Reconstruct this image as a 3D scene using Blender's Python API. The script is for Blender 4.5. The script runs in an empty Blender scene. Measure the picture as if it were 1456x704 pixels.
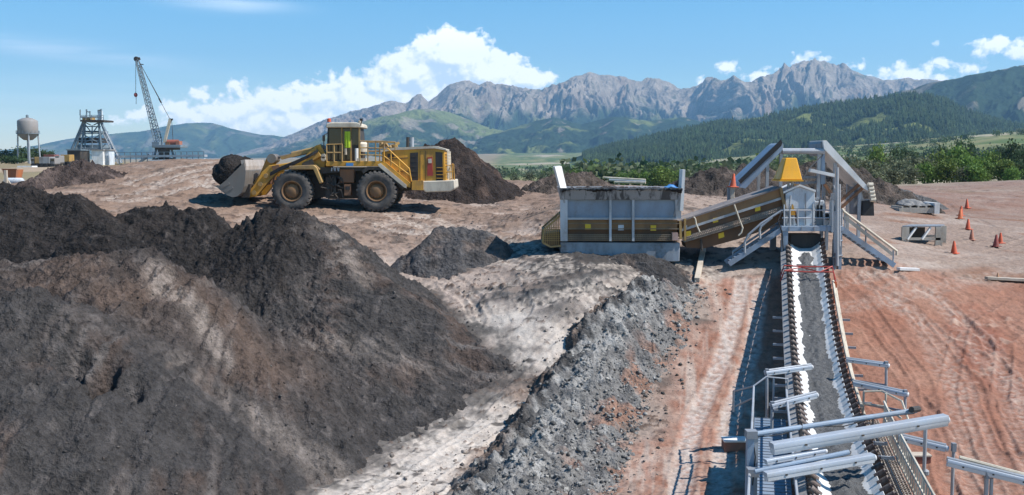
import bpy, bmesh, math, random
import numpy as np
from mathutils import Vector, Matrix
random.seed(7); RNG = np.random.default_rng(7)
sc = bpy.context.scene
COL = sc.collection
PI = math.pi
# ------------------------------------------------------------------ camera model
F, CX, CY, HZ = 1456.0, 728.0, 352.0, 228.0
PITCH = math.atan((CY-HZ)/F)
CAMZ = 10.0
CP, SP = math.cos(PITCH), math.sin(PITCH)
def ray(u, v):
    a = (u-CX)/F; b = (CY-v)/F
    return np.array([a, CP+b*SP, -SP+b*CP])
def P(u, v, d):
    """point seen at photo pixel (u, v) at distance d along the world y axis"""
    r = ray(u, v); t = d/r[1]
    return Vector((r[0]*t, d, CAMZ+r[2]*t))
def zat(u, v, d): return P(u, v, d).z
# ------------------------------------------------------------------ noise (numpy)
def _h(ix, iy, s):
    n = (ix*374761393 + iy*668265263 + s*1442695041) & 0x7fffffff
    n = ((n ^ (n >> 13))*1274126177) & 0x7fffffff
    return (n ^ (n >> 16)) & 0xffff
def pn(x, y, s=0):
    x = np.asarray(x, float); y = np.asarray(y, float)
    ix = np.floor(x).astype(np.int64); iy = np.floor(y).astype(np.int64)
    fx = x-ix; fy = y-iy
    u = fx*fx*fx*(fx*(fx*6-15)+10); v = fy*fy*fy*(fy*(fy*6-15)+10)
    def g(dx, dy):
        a = _h(ix+dx, iy+dy, s)*(2*PI/65536)
        return np.cos(a)*(fx-dx)+np.sin(a)*(fy-dy)
    a = g(0,0)*(1-u)+g(1,0)*u; b = g(0,1)*(1-u)+g(1,1)*u
    return (a*(1-v)+b*v)*1.5
def fbm(x, y, o=4, s=0, gain=.5, lac=2.03):
    r = 0; a = 1; t = 0
    for i in range(o):
        r = r+a*pn(x, y, s+i*17); t += a; a *= gain
        x = np.asarray(x)*lac+3.7; y = np.asarray(y)*lac-1.3
    return r/t
def ridged(x, y, o=4, s=0, gain=.5, lac=2.07):
    r = 0; a = 1; t = 0
    for i in range(o):
        r = r+a*(1-2*np.abs(pn(x, y, s+i*17))); t += a; a *= gain
        x = np.asarray(x)*lac+5.1; y = np.asarray(y)*lac+2.9
    return r/t
def sst(a, b, x):
    t = np.clip((np.asarray(x, float)-a)/(b-a), 0, 1); return t*t*(3-2*t)
# ------------------------------------------------------------------ ground surface
CT = [  # (u, v, distance): where the photograph shows the ground
 (1060,704,30.6),(1456,704,30.6),(900,704,31.5),(1456,526,43),(1075,526,43),(1020,457,47),(1240,457,47),(1456,457,48),
 (1100,384,51.5),(1280,379,52),(1000,385,52),(1456,400,52.5),(1356,359,58),(1300,345,60),(1430,346,62),(1372,290,84),
 (1456,300,82),(1300,300,80),(1456,252,115),(1330,264,105),(1250,290,75),(870,366,52),(770,370,50.5),(870,382,49),
 (700,400,49.3),(640,376,52.5),(800,440,45.6),(700,470,45),(760,520,42.4),(650,575,40),(560,625,36.8),(450,692,32),(620,704,31.5),
 (850,600,38.5),(900,500,44.3),(960,430,48),(600,301,66),(410,301,64.5),(300,300,63.5),(650,308,66),(780,303,67),
 (560,345,57),(480,345,56),(750,342,57),(700,277,78),(800,271,80),(870,268,62),(985,278,66),(1030,292,62),(1010,325,57),
 (200,300,62),(150,282,66),(60,274,69),(0,278,72),(250,229,84),(160,246,77),(330,231,86),(450,240,92),(100,252,76),(0,268,84),(560,250,95),
 (1100,290,68),(1180,300,68),(-200,300,62),(-200,285,80),(1650,420,50),(1650,704,30),(1650,255,115)]
_c = [P(*c) for c in CT]
extra = [(-30,25,-.2),(-12,22,-.2),(0,20,-.2),(12,20,-.2),(30,22,-.2),(0,8,-.2),(-30,8,-.2),(30,8,-.2),(-40,40,3),(60,110,8.4),(-60,110,7),(0,130,6),(-50,130,7),(50,135,6.5)]
_pts = np.array([[p.x, p.y] for p in _c]+[[e[0], e[1]] for e in extra]); _z = np.array([p.z for p in _c]+[e[2] for e in extra])
_SC = 20.0
def _U(r2): return np.where(r2 > 1e-12, .5*r2*np.log(np.maximum(r2, 1e-12)), 0)
_n = len(_pts); _q = _pts/_SC
_K = _U(((_q[:,None]-_q[None])**2).sum(-1))+np.eye(_n)*.004
_A = np.zeros((_n+3, _n+3)); _A[:_n,:_n] = _K; _A[:_n,_n] = 1; _A[:_n,_n+1:] = _q; _A[_n:,:_n] = _A[:_n,_n:].T
_w = np.linalg.solve(_A, np.concatenate([_z, [0,0,0]]))
def tps(x, y):
    x = np.asarray(x, float)/_SC; y = np.asarray(y, float)/_SC
    r = _w[_n]+_w[_n+1]*x+_w[_n+2]*y
    for k in range(_n): r = r+_w[k]*_U((x-_q[k,0])**2+(y-_q[k,1])**2)
    return r
FAR = [ # (u, distance, v) far lie of the land
 (-300,200,238),(-300,600,234),(-300,3000,229),(0,150,244),(0,260,233),(0,600,233),(0,3000,228),(0,9000,227),(200,150,243),(200,260,233),(200,3000,228),
 (450,150,255),(450,300,246),(450,1200,238),(450,3000,228),(450,9000,222),
 (730,150,272),(730,300,264),(730,700,251),(730,1300,243),(730,2200,233),(730,3200,222),(730,9000,212),
 (950,150,275),(950,300,262),(950,700,249),(950,1300,240),(950,2200,224),(950,4000,214),(950,9000,206),
 (1100,150,272),(1100,300,256),(1100,700,241),(1100,1200,226),(1100,2200,210),(1100,9000,204),
 (1300,150,268),(1300,300,250),(1300,600,232),(1300,1000,213),(1300,2200,198),(1300,9000,200),
 (1420,150,264),(1420,300,246),(1420,600,226),(1420,900,197),(1420,2200,190),(1420,9000,196),
 (1750,150,262),(1750,300,244),(1750,600,222),(1750,1000,198),(1750,9000,190)]
_fq = np.array([[u/300, math.log(d)*1.2] for u, d, v in FAR]); _fv = np.array([v for u, d, v in FAR], float)
_m = len(FAR); _B = np.zeros((_m+3,_m+3)); _B[:_m,:_m] = _U(((_fq[:,None]-_fq[None])**2).sum(-1))+np.eye(_m)*.02
_B[:_m,_m] = 1; _B[:_m,_m+1:] = _fq; _B[_m:,:_m] = _B[:_m,_m:].T
_fw = np.linalg.solve(_B, np.concatenate([_fv, [0,0,0]]))
def zfar(x, y):
    d = np.maximum(y, np.hypot(x, y)*.55)
    u = np.clip(CX+F*np.asarray(x)/d, -500, 1900)
    a = u/300; b = np.log(np.maximum(d, 60))*1.2
    v = _fw[_m]+_fw[_m+1]*a+_fw[_m+2]*b
    for k in range(_m): v = v+_fw[k]*_U((a-_fq[k,0])**2+(b-_fq[k,1])**2)
    return CAMZ-(v-HZ)/F*d
def zsmooth(x, y):
    x = np.asarray(x, float); y = np.asarray(y, float)
    r = np.hypot(x, y); w = sst(108, 165, r)
    return tps(np.clip(x, -75, 75), np.clip(y, 2, 140))*(1-w)+zfar(x, y)*w
def unproj(u, v, fn=zsmooth, d0=22, d1=180):
    r = ray(u, v); d = np.geomspace(d0, d1, 500)
    x = r[0]/r[1]*d; z = CAMZ+r[2]/r[1]*d
    g = fn(x, d); k = np.argmax(z <= g)
    if not (z <= g).any(): k = len(d)-1
    if k > 0:
        a = z[k-1]-g[k-1]; b = g[k]-z[k]; t = a/max(a+b, 1e-9); dd = d[k-1]+(d[k]-d[k-1])*t
    else: dd = d[0]
    return np.array([r[0]/r[1]*dd, dd])
def gpt(u, v): q = unproj(u, v); return Vector((q[0], q[1], float(zsmooth(q[0], q[1]))))
def wpoly(pts): return np.array([unproj(u, v) for u, v in pts])
def inpoly(poly, x, y, soft=.6):
    """soft membership of a ground polygon"""
    ins = np.zeros(x.shape, bool); dist = np.full(x.shape, 1e9)
    m = len(poly)
    for i in range(m):
        ax, ay = poly[i]; bx, by = poly[(i+1) % m]
        c = ((ay > y) != (by > y))
        with np.errstate(divide='ignore', invalid='ignore'):
            xi = (bx-ax)*(y-ay)/(by-ay)+ax
        ins ^= c & (x < xi)
        L2 = (bx-ax)**2+(by-ay)**2+1e-9
        t = np.clip(((x-ax)*(bx-ax)+(y-ay)*(by-ay))/L2, 0, 1)
        dist = np.minimum(dist, np.hypot(x-ax-t*(bx-ax), y-ay-t*(by-ay)))
    return sst(-soft, soft, np.where(ins, dist, -dist))
def polyline(poly, x, y):
    """distance to, and length along, a ground polyline; also the side"""
    best = np.full(x.shape, 1e9); along = np.zeros(x.shape); side = np.zeros(x.shape); s0 = 0
    for i in range(len(poly)-1):
        ax, ay = poly[i]; bx, by = poly[i+1]; L = math.hypot(bx-ax, by-ay)
        t = np.clip(((x-ax)*(bx-ax)+(y-ay)*(by-ay))/(L*L), 0, 1)
        dd = np.hypot(x-ax-t*(bx-ax), y-ay-t*(by-ay)); m = dd < best
        best = np.where(m, dd, best); along = np.where(m, s0+t*L, along)
        side = np.where(m, np.sign((bx-ax)*(y-ay)-(by-ay)*(x-ax)), side); s0 += L
    return best, along, side
# ------------------------------------------------------------------ object helpers
def link(o, parent=None):
    COL.objects.link(o)
    if parent is not None: o.parent = parent
    return o
def tag(o, label=None, cat=None, group=None, kind=None):
    if label: o['label'] = label
    if cat: o['category'] = cat
    if group: o['group'] = group
    if kind: o['kind'] = kind
    return o
def empty(name, loc, label=None, cat=None, group=None, rz=0, parent=None):
    o = bpy.data.objects.new(name, None); o.location = loc; o.rotation_euler = (0,0,rz); o.empty_display_size = .3
    link(o, parent); return tag(o, label, cat, group)
def raw_mesh(name, V, Fc, mat=None, parent=None, cols=None, smooth=False):
    me = bpy.data.meshes.new(name); V = np.asarray(V, np.float32); Fc = np.asarray(Fc, np.int32)
    k = Fc.shape[1]
    me.vertices.add(len(V)); me.vertices.foreach_set('co', V.ravel())
    me.loops.add(Fc.size); me.loops.foreach_set('vertex_index', Fc.ravel())
    me.polygons.add(len(Fc)); me.polygons.foreach_set('loop_start', np.arange(0, Fc.size, k, dtype=np.int32))
    me.polygons.foreach_set('loop_total', np.full(len(Fc), k, np.int32))
    if smooth: me.polygons.foreach_set('use_smooth', np.ones(len(Fc), bool))
    me.update(calc_edges=True)
    if cols is not None:
        a = me.color_attributes.new('Col', 'FLOAT_COLOR', 'POINT')
        c = np.ones((len(V), 4), np.float32); c[:,:3] = cols; a.data.foreach_set('color', c.ravel())
    if mat: me.materials.append(mat)
    return link(bpy.data.objects.new(name, me), parent)
OFF = {}   # world position of things whose parts are written in world coordinates
class MB:
    """collects shapes for ONE mesh object"""
    def __init__(self): self.V = []; self.F = []
    def add(self, V, Fc):
        n = len(self.V); self.V += [tuple(v) for v in V]; self.F += [tuple(i+n for i in f) for f in Fc]; return self
    def hexa(self, p):  # 4 bottom, 4 top corners (ccw)
        return self.add(p, [(3,2,1,0),(4,5,6,7),(0,1,5,4),(1,2,6,5),(2,3,7,6),(3,0,4,7)])
    def box(self, a, b, M=None):
        x0,y0,z0 = a; x1,y1,z1 = b
        p = [Vector(q) for q in ((x0,y0,z0),(x1,y0,z0),(x1,y1,z0),(x0,y1,z0),(x0,y0,z1),(x1,y0,z1),(x1,y1,z1),(x0,y1,z1))]
        if M is not None: p = [M @ q for q in p]
        return self.hexa(p)
    def bar(self, a, b, w, h, up=(0,0,1)):
        a = Vector(a); b = Vector(b); d = (b-a).normalized(); s = d.cross(Vector(up))
        if s.length < 1e-4: s = d.cross(Vector((1,0,0)))
        s.normalize(); t = s.cross(d)
        c = [(-s*w/2-t*h/2), (s*w/2-t*h/2), (s*w/2+t*h/2), (-s*w/2+t*h/2)]
        return self.add([a+q for q in c]+[b+q for q in c], [(0,1,2,3),(7,6,5,4),(0,4,5,1),(1,5,6,2),(2,6,7,3),(3,7,4,0)])
    def tube(self, pts, r, n=8, r2=None):
        pts = [Vector(p) for p in pts]; m = len(pts); base = len(self.V); ref = None
        for i, p in enumerate(pts):
            d = (pts[min(i+1,m-1)]-pts[max(i-1,0)]).normalized()
            if ref is None:
                ref = d.cross(Vector((0,0,1)))
                if ref.length < 1e-3: ref = d.cross(Vector((1,0,0)))
            s = (ref-d*ref.dot(d)).normalized(); ref = s; t = d.cross(s)
            rr = r if r2 is None else r+(r2-r)*i/(m-1)
            for k in range(n):
                a = 2*PI*k/n; self.V.append(tuple(p+s*(math.cos(a)*rr)+t*(math.sin(a)*rr)))
        for i in range(m-1):
            for k in range(n):
                self.F.append((base+i*n+k, base+i*n+(k+1)%n, base+(i+1)*n+(k+1)%n, base+(i+1)*n+k))
        self.F.append(tuple(base+k for k in reversed(range(n)))); self.F.append(tuple(base+(m-1)*n+k for k in range(n)))
        return self
    def prism(self, prof, y0, y1, M=None):
        """profile in (x, z) extruded along y"""
        n = len(prof); p = [Vector((x,y0,z)) for x,z in prof]+[Vector((x,y1,z)) for x,z in prof]
        if M is not None: p = [M @ q for q in p]
        return self.add(p, [tuple(range(n)), tuple(n+k for k in reversed(range(n)))]+[(k, n+k, n+(k+1)%n, (k+1)%n) for k in range(n)])
    def lathe(self, prof, c=(0,0,0), axis='z', n=24, cap=True):
        """profile (radius, height) turned about an axis through c"""
        base = len(self.V); m = len(prof)
        for r, h in prof:
            for k in range(n):
                a = 2*PI*k/n; x, y = r*math.cos(a), r*math.sin(a)
                q = (x,y,h) if axis == 'z' else ((x,h,y) if axis == 'y' else (h,x,y))
                self.V.append((q[0]+c[0], q[1]+c[1], q[2]+c[2]))
        for i in range(m-1):
            for k in range(n):
                self.F.append((base+i*n+k, base+i*n+(k+1)%n, base+(i+1)*n+(k+1)%n, base+(i+1)*n+k))
        if cap: self.F.append(tuple(base+k for k in reversed(range(n)))); self.F.append(tuple(base+(m-1)*n+k for k in range(n)))
        return self
    def build(self, name, mat, parent=None, bevel=0, smooth=False, label=None, off=None):
        if off is None and parent is not None: off = OFF.get(parent.name)
        if off is not None: self.V = [(v[0]-off[0], v[1]-off[1], v[2]-off[2]) for v in self.V]
        me = bpy.data.meshes.new(name); me.from_pydata(self.V, [], self.F); me.update()
        bm = bmesh.new(); bm.from_mesh(me); bmesh.ops.recalc_face_normals(bm, faces=bm.faces)
        if bevel: bmesh.ops.bevel(bm, geom=bm.edges[:], offset=bevel, segments=1, affect='EDGES', clamp_overlap=True)
        if smooth:
            for f in bm.faces: f.smooth = True
            for e in bm.edges:
                if len(e.link_faces) == 2 and e.calc_face_angle(0) > .7: e.smooth = False
        bm.to_mesh(me); bm.free()
        me.materials.append(mat); o = link(bpy.data.objects.new(name, me), parent)
        if parent is not None and parent.name in OFF: OFF[o.name] = OFF[parent.name]
        if label: o['label'] = label
        return o
def wthing(name, loc, label, cat, group=None):
    o = empty(name, loc, label, cat, group); OFF[o.name] = Vector(loc); return o
def copy_tree(o, parent=None):
    c = o.copy(); COL.objects.link(c)
    if parent is not None: c.parent = parent
    for ch in [k for k in KIDS.get(o.name, [])] or [k for k in bpy.data.objects if k.parent == o]: copy_tree(ch, c)
    return c
KIDS = {}
# ------------------------------------------------------------------ materials
def lin(r, g, b): return tuple(((c/255)/12.92 if c/255 <= .04045 else ((c/255+.055)/1.055)**2.4) for c in (r,g,b))
class NT:
    def __init__(self, mat): self.t = mat.node_tree; self.n = self.t.nodes; self.l = self.t.links
    def new(self, ty, **kw):
        n = self.n.new(ty)
        for k, v in kw.items():
            if k in n.inputs.keys() if isinstance(k, str) else False: n.inputs[k].default_value = v
            else: setattr(n, k, v)
        return n
    def lk(self, a, b): self.l.new(a, b)
    def noise(self, co, scale, detail=4, rough=.55, dist=0):
        n = self.n.new('ShaderNodeTexNoise'); n.inputs['Scale'].default_value = scale; n.inputs['Detail'].default_value = detail
        n.inputs['Roughness'].default_value = rough; n.inputs['Distortion'].default_value = dist
        if co is not None: self.lk(co, n.inputs['Vector'])
        return n.outputs['Fac']
    def math(self, op, a, b=None, clamp=False):
        n = self.n.new('ShaderNodeMath'); n.operation = op; n.use_clamp = clamp
        for i, v in enumerate((a, b)):
            if v is None: continue
            if isinstance(v, (int, float)): n.inputs[i].default_value = v
            else: self.lk(v, n.inputs[i])
        return n.outputs[0]
    def rng(self, v, a, b, c=0, d=1):
        n = self.n.new('ShaderNodeMapRange'); self.lk(v, n.inputs[0])
        for i, k in enumerate((a,b,c,d)): n.inputs[i+1].default_value = k
        return n.outputs[0]
    def mix(self, f, a, b, mode='MIX'):
        n = self.n.new('ShaderNodeMix'); n.data_type = 'RGBA'; n.blend_type = mode
        if isinstance(f, (int, float)): n.inputs[0].default_value = f
        else: self.lk(f, n.inputs[0])
        for i, v in ((6, a), (7, b)):
            if isinstance(v, tuple): n.inputs[i].default_value = (*v[:3], 1)
            else: self.lk(v, n.inputs[i])
        return n.outputs[2]
def newmat(name):
    m = bpy.data.materials.new(name); m.use_nodes = True; t = NT(m)
    b = t.n['Principled BSDF']; return m, t, b
def coords(t, kind='Object'):
    return t.n.new('ShaderNodeTexCoord').outputs[kind]
def paint(name, col, rough=.5, metal=0, dirt=(.12,.095,.075), damt=.35, scale=1.3, bump=.15, spec=.4, streak=True):
    """painted or bare metal with dust, stains and small dents"""
    m, t, b = newmat(name); co = coords(t)
    if streak:
        mp = t.n.new('ShaderNodeMapping'); mp.inputs['Scale'].default_value = (1,1,.35); t.lk(co, mp.inputs[0]); c2 = mp.outputs[0]
    else: c2 = co
    n1 = t.noise(c2, scale, 6, .65); n2 = t.noise(co, scale*9, 4, .6); n3 = t.noise(co, scale*.4, 2)
    f = t.math('MULTIPLY', t.rng(n1, .42, .72), t.rng(n2, .3, .6, .4, 1))
    f = t.math('MULTIPLY', f, damt*2, True)
    base = t.mix(t.rng(n3, .35, .65), tuple(c*.88 for c in col), tuple(min(1, c*1.1) for c in col))
    t.lk(t.mix(f, base, dirt), b.inputs['Base Color'])
    t.lk(t.rng(n1, .3, .7, max(rough-.12, .05), min(rough+.2, 1)), b.inputs['Roughness'])
    b.inputs['Metallic'].default_value = metal; b.inputs['Specular IOR Level'].default_value = spec
    if bump:
        bp = t.n.new('ShaderNodeBump'); bp.inputs['Strength'].default_value = bump; bp.inputs['Distance'].default_value = .02
        t.lk(n2, bp.inputs['Height']); t.lk(bp.outputs[0], b.inputs['Normal'])
    return m
def soil(name, fine=(1.6, 9, 40), bump=.9, dist=.12, var=.35, clod=True):
    """earth: colour from the surface's own Col attribute, broken up by grain, clods and small stones"""
    m, t, b = newmat(name); co = coords(t)
    at = t.n.new('ShaderNodeAttribute'); at.attribute_name = 'Col'
    a, c, d = (t.noise(co, s, 5, .65) for s in fine)
    v = t.n.new('ShaderNodeTexVoronoi'); v.inputs['Scale'].default_value = fine[1]*.8; t.lk(co, v.inputs['Vector'])
    mul = t.math('ADD', t.math('MULTIPLY', t.rng(a, .3, .7, -1, 1), var*.6), t.math('MULTIPLY', t.rng(c, .3, .7, -1, 1), var*.55))
    mul = t.math('ADD', t.math('ADD', mul, t.math('MULTIPLY', t.rng(d, .35, .65, -1, 1), var*.5)), 1.0)
    cx = t.n.new('ShaderNodeCombineColor')
    for i in range(3): t.lk(mul, cx.inputs[i])
    t.lk(t.mix(1.0, at.outputs['Color'], cx.outputs[0], 'MULTIPLY'), b.inputs['Base Color'])
    b.inputs['Roughness'].default_value = .95; b.inputs['Specular IOR Level'].default_value = .12
    h = t.math('ADD', t.math('MULTIPLY', a, .9), t.math('MULTIPLY', c, .42))
    h = t.math('ADD', h, t.math('MULTIPLY', d, .12))
    if clod: h = t.math('ADD', h, t.math('MULTIPLY', t.rng(v.outputs['Distance'], 0, .6, 1, 0), .22))
    bp = t.n.new('ShaderNodeBump'); bp.inputs['Strength'].default_value = bump; bp.inputs['Distance'].default_value = dist
    t.lk(h, bp.inputs['Height']); t.lk(bp.outputs[0], b.inputs['Normal'])
    return m
M_ground = soil('ground_earth', (2.6, 11, 42), .8, .06, .24, False)
M_heap = soil('dark_soil', (1.5, 6, 26), 1.0, .24, .42)
M_rubble = soil('grey_rubble', (1.6, 7, 30), 1.0, .22, .42)
# ================================================================== GROUND
def C(*c): return np.array(c)
SAND, PALE, RED = C(.37,.298,.253), C(.45,.40,.355), C(.255,.120,.080)
DUST, GRAVEL, DARK = C(.265,.205,.17), C(.08,.078,.077), C(.036,.032,.030)
BROWN, GREEN, DRY, CLAY = C(.19,.125,.09), C(.085,.12,.04), C(.20,.19,.09), C(.27,.14,.09)
Z_red = wpoly([(1003,392),(1092,388),(1195,386),(1460,402),(1700,420),(1700,760),(880,760),(890,690),(925,600),(985,480)])
Z_road = wpoly([(1003,385),(1090,385),(1085,500),(1065,760),(880,760),(895,670),(930,590),(985,480)])
Z_path = wpoly([(330,760),(470,650),(560,600),(650,572),(742,568),(715,610),(640,690),(590,760)])
Z_path2 = wpoly([(645,470),(700,440),(780,432),(860,436),(800,490),(750,535),(700,505)])
Z_plat = wpoly([(300,300),(420,288),(660,285),(800,290),(770,330),(700,345),(690,395),(760,408),(700,440),(640,470),(560,430),(480,360),(380,320)])
Z_grav = wpoly([(690,432),(720,405),(800,385),(960,385),(1000,400),(960,420),(850,425),(770,436)])
Z_dark = wpoly([(735,385),(745,355),(800,352),(970,352),(1000,362),(985,388),(880,384),(800,388)])
Z_mid = wpoly([(1190,300),(1300,286),(1440,300),(1700,330),(1700,420),(1440,400),(1190,386)])
Z_cut = wpoly([(1360,440),(1410,440),(1450,520),(1465,600),(1430,600),(1390,540)])
Z_gro = wpoly([(640,470),(690,462),(740,480),(720,495),(690,490)])
ROADS = [[(1058,400),(1030,500),(985,600),(960,730)], [(1082,400),(1068,500),(1035,600),(1020,730)]]
TRK = [wpoly(r) for r in ROADS]
TREAD = [wpoly([(300,760),(430,680),(520,640),(620,592),(700,560)]), wpoly([(430,760),(530,690),(620,640),(690,592)])]
RUTS = [wpoly(r) for r in ([(640,470),(760,455),(900,420),(985,398)],[(690,425),(780,405),(880,392),(990,385)],[(300,262),(420,268),(520,290),(640,330),(760,372)],
    [(560,325),(640,330),(720,352),(780,372)],[(180,285),(300,255),(420,250)],[(200,262),(290,238),(330,232)],[(1300,420),(1380,480),(1440,620),(1460,700)],[(1260,400),(1330,450),(1400,560),(1420,700)],[(1195,420),(1290,400),(1456,372)])]
def seg_height(segs, x, y, tan, k=.35):
    H = np.full(x.shape, -1e3)
    for line in segs:
        pts = [P(*q) for q in line]
        if len(pts) == 1: pts = pts*2
        for a, b in zip(pts[:-1], pts[1:]):
            L2 = (b.x-a.x)**2+(b.y-a.y)**2+1e-9
            t = np.clip(((x-a.x)*(b.x-a.x)+(y-a.y)*(b.y-a.y))/L2, 0, 1)
            d = np.hypot(x-a.x-t*(b.x-a.x), y-a.y-t*(b.y-a.y))
            h = a.z+t*(b.z-a.z)-tan*(np.sqrt(d*d+k*k)-k)
            H = np.maximum(H, h)+np.exp(-np.abs(H-h)/.22)*.06
    return H
MAIN = [[(365,306,48),(400,302.5,47.5),(430,306,47),(500,361,46),(590,428,44.6),(748,537,42.2)], [(285,298,48.5),(240,297,49),(160,305,48)], [(120,284,50.5),(60,277,51),(10,271,52),(-200,262,54)],
        [(212,362,38.6),(150,360,38.2),(60,378,38),(-150,372,38)], [(95,428,33.5),(30,424,33),(-150,432,33)]]
MARKS = [(wpoly(r), w_) for r, w_ in (([(1215,392),(1270,440),(1350,540),(1400,704)],.34),([(1240,390),(1320,430),(1420,520),(1480,640)],.3),([(1460,430),(1400,470),(1385,560),(1440,704)],.36),([(1205,470),(1240,520),(1300,600),(1340,704)],.3),([(1200,410),(1300,395),(1460,420)],.34),
   ([(1300,392),(1370,430),(1430,480),(1470,540)],.3),([(1190,350),(1290,362),(1400,350),(1460,330)],.34),([(1200,372),(1300,380),(1456,384)],.3),([(1330,290),(1390,320),(1456,340)],.34),([(560,420),(650,372),(770,340),(800,320)],.4),([(470,330),(600,350),(690,400),(720,440)],.4),([(640,300),(720,320),(790,300)],.4),([(480,312),(560,335),(600,400),(650,460)],.4),
   ([(380,704),(500,640),(620,600),(740,540),(840,460),(960,405)],.36),([(470,704),(600,640),(720,570),(820,490),(900,430)],.36),([(560,704),(650,640),(740,560)],.34),([(700,428),(800,405),(960,388)],.3),([(560,380),(660,400),(760,395),(900,378)],.34))]
def mixc(c, d, w): return c*(1-w[..., None])+d*w[..., None]
def ground(x, y):
    """height with all its relief, and colour, at world positions"""
    r = np.hypot(x, y)
    z = zsmooth(x, y); near = 1-sst(90, 150, r)
    wx = x+fbm(x*.22, y*.22, 4, 5)*2.4; wy = y+fbm(x*.22, y*.22, 4, 9)*2.4
    n1 = fbm(x*.35, y*.35, 5, 21); n2 = fbm(x*1.3, y*1.3, 5, 31); n3 = fbm(x*4.1, y*4.1, 3, 41); nb = fbm(x*.09, y*.09, 4, 51)
    red = inpoly(Z_red, wx, wy, 1.0); road = inpoly(Z_road, wx, wy, .5); path = inpoly(Z_path, wx, wy, .45); path2 = inpoly(Z_path2, wx, wy, .7)
    plat = inpoly(Z_plat, wx, wy, 1.2); grav = inpoly(Z_grav, wx, wy, .9); dark = inpoly(Z_dark, wx, wy, 1.0); mid = inpoly(Z_mid, wx, wy, 2.0)
    cut = inpoly(Z_cut, wx, wy, .5); gro = inpoly(Z_gro, wx, wy, .4)
    pad = np.maximum(red, mid)
    # relief
    rough = .085*(1-.9*pad)*(1-.8*np.maximum(path, path2))*(.55+.45*sst(50, 60, y))
    lump = np.maximum(ridged(x*.5+n1, y*.8, 4, 61)-.15, 0)
    z = z+near*(n1*rough*.7+n2*rough*.4+n3*.05+lump*rough*.8*(1-plat*.35))
    # erosion terraces on the far left mound and around the loader
    far = sst(50, 58, y)*(1-sst(2, 12, x))*near
    z = z+far*(ridged(x*.23, y*.33, 5, 71)-.2)*.26
    col = np.empty(x.shape+(3,)); col[...] = DUST
    def put(c, w):
        col[...] = col*(1-w[..., None])+c*w[..., None]
    put(SAND, plat*(.75+.25*n1)); put(SAND*.9, sst(0, .3, nb+.1)*(1-pad)*.7)
    left = (1-sst(-14, -6, x))*near
    put(C(.27,.20,.158), left*.8)
    put(BROWN, np.clip(far*sst(.05, .45, ridged(x*.23, y*.33, 5, 71))*.75, 0, 1))
    put(DARK*1.4, np.clip(sst(.12, .4, fbm(x*.55, y*1.1, 5, 81))*(1-pad)*(1-path)*.75, 0, 1))
    bm_ = 1-sst(0, 1, np.abs(polyline(RUTS[0], x, y)[0])/1.6)
    put(PALE, np.clip(path*(.92+n2*.6), 0, 1)); put(PALE*.97, np.clip(path2*(.9+n2*.9), 0, 1)); put(GRAVEL*.7, gro*.8)
    band = sst(-.15, .2, fbm((x+.5*y)*.25, (y-.25*x)*1.1, 4, 92)); put(GRAVEL, np.clip(grav*(.62+.38*band+n2*.4), 0, 1)); put(DARK*1.5, np.clip(dark*(1.15+n2*.6), 0, 1))
    put(DARK*2.0, np.clip((path+path2)*sst(.22, .42, fbm(x*1.1, y*2.0, 5, 91))*.9, 0, 1))
    put(C(.245,.18,.145), np.clip(mid*(.9+n1*.4), 0, 1)); put(C(.33,.265,.225), np.clip(mid*sst(.0, .4, fbm(x*.12, y*.3, 4, 101))*.8, 0, 1)); put(C(.21,.125,.095), np.clip(sst(70, 84, y+n1*6)*sst(14, 22, x)*near*(.75+n1*.8), 0, 1)); put(CLAY*.75, np.clip(mid*sst(.1, .4, fbm(x*.13+7, y*.26, 4, 111))*.8, 0, 1))
    put(RED, np.clip(red*(.95+n1*.3), 0, 1)); put(C(.28,.155,.11), np.clip(red*sst(-.05, .4, fbm(x*.14+3, y*.09, 5, 121))*.7, 0, 1))
    put(C(.33,.195,.14), np.clip(red*sst(.2, .5, fbm(x*.28, y*.2, 5, 131))*.45, 0, 1)); put(C(.19,.078,.05), np.clip(red*sst(.1, .45, fbm((x-.35*y)*.35+9, y*.09, 5, 141))*.55, 0, 1))
    put(C(.22,.09,.06), cut*np.clip(.55+n1*1.2, 0, 1)*.9); put(C(.38,.26,.20), np.clip(cut*sst(.12, .35, n2)*.7, 0, 1))
    z = z+cut*(ridged(x*1.2, y*.9, 4, 151)-.3)*.12
    put(C(.36,.265,.215), np.clip(road*(.35+n2*1.2), 0, 1)); put(C(.41,.335,.285), np.clip(road*sst(.0, .35, fbm((x-.17*y)*1.8, y*.16, 4, 161))*.75, 0, 1)); put(C(.31,.165,.12), np.clip(road*sst(.05, .35, fbm((x-.17*y)*1.1+4, y*.2, 4, 162))*.75, 0, 1))
    for t in TRK:
        d, s, sd = polyline(t, x+n1*.12, y); w = 1-sst(.22, .48, d)
        z = z-w*.035+(1-sst(.0, .12, np.abs(d-.5)))*.018*near; put(C(.46,.40,.36), w*np.clip(.55+n3*.9, 0, 1)); z = z+w*.016*np.sin(s*2*PI/.42)
    for t in TREAD:
        d, s, sd = polyline(t, x, y); w = (1-sst(.42, .52, d))*sst(-.35, .1, fbm(x*.6, y*.6, 3, 171))*near
        z = z+w*(.008*np.sin(s*2*PI/.36+sd*d*4)-.02); put(C(.40,.37,.34), w*(np.sin(s*2*PI/.36+sd*d*4) < 0)*.6)
    for t in RUTS:
        for off in (-1.0, 1.0):
            d, s, sd = polyline(t, x+n1*.5, y+n1*.5); d = np.abs(d*sd-off); w = (1-sst(.28, .6, d))*near
            z = z-(w*.035-(1-sst(0, .22, np.abs(d-.72)))*.025*near)*(1-.6*pad); put(C(.42,.36,.31), w*(1-pad*.6)*np.clip(.35+n3, 0, 1))
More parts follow.
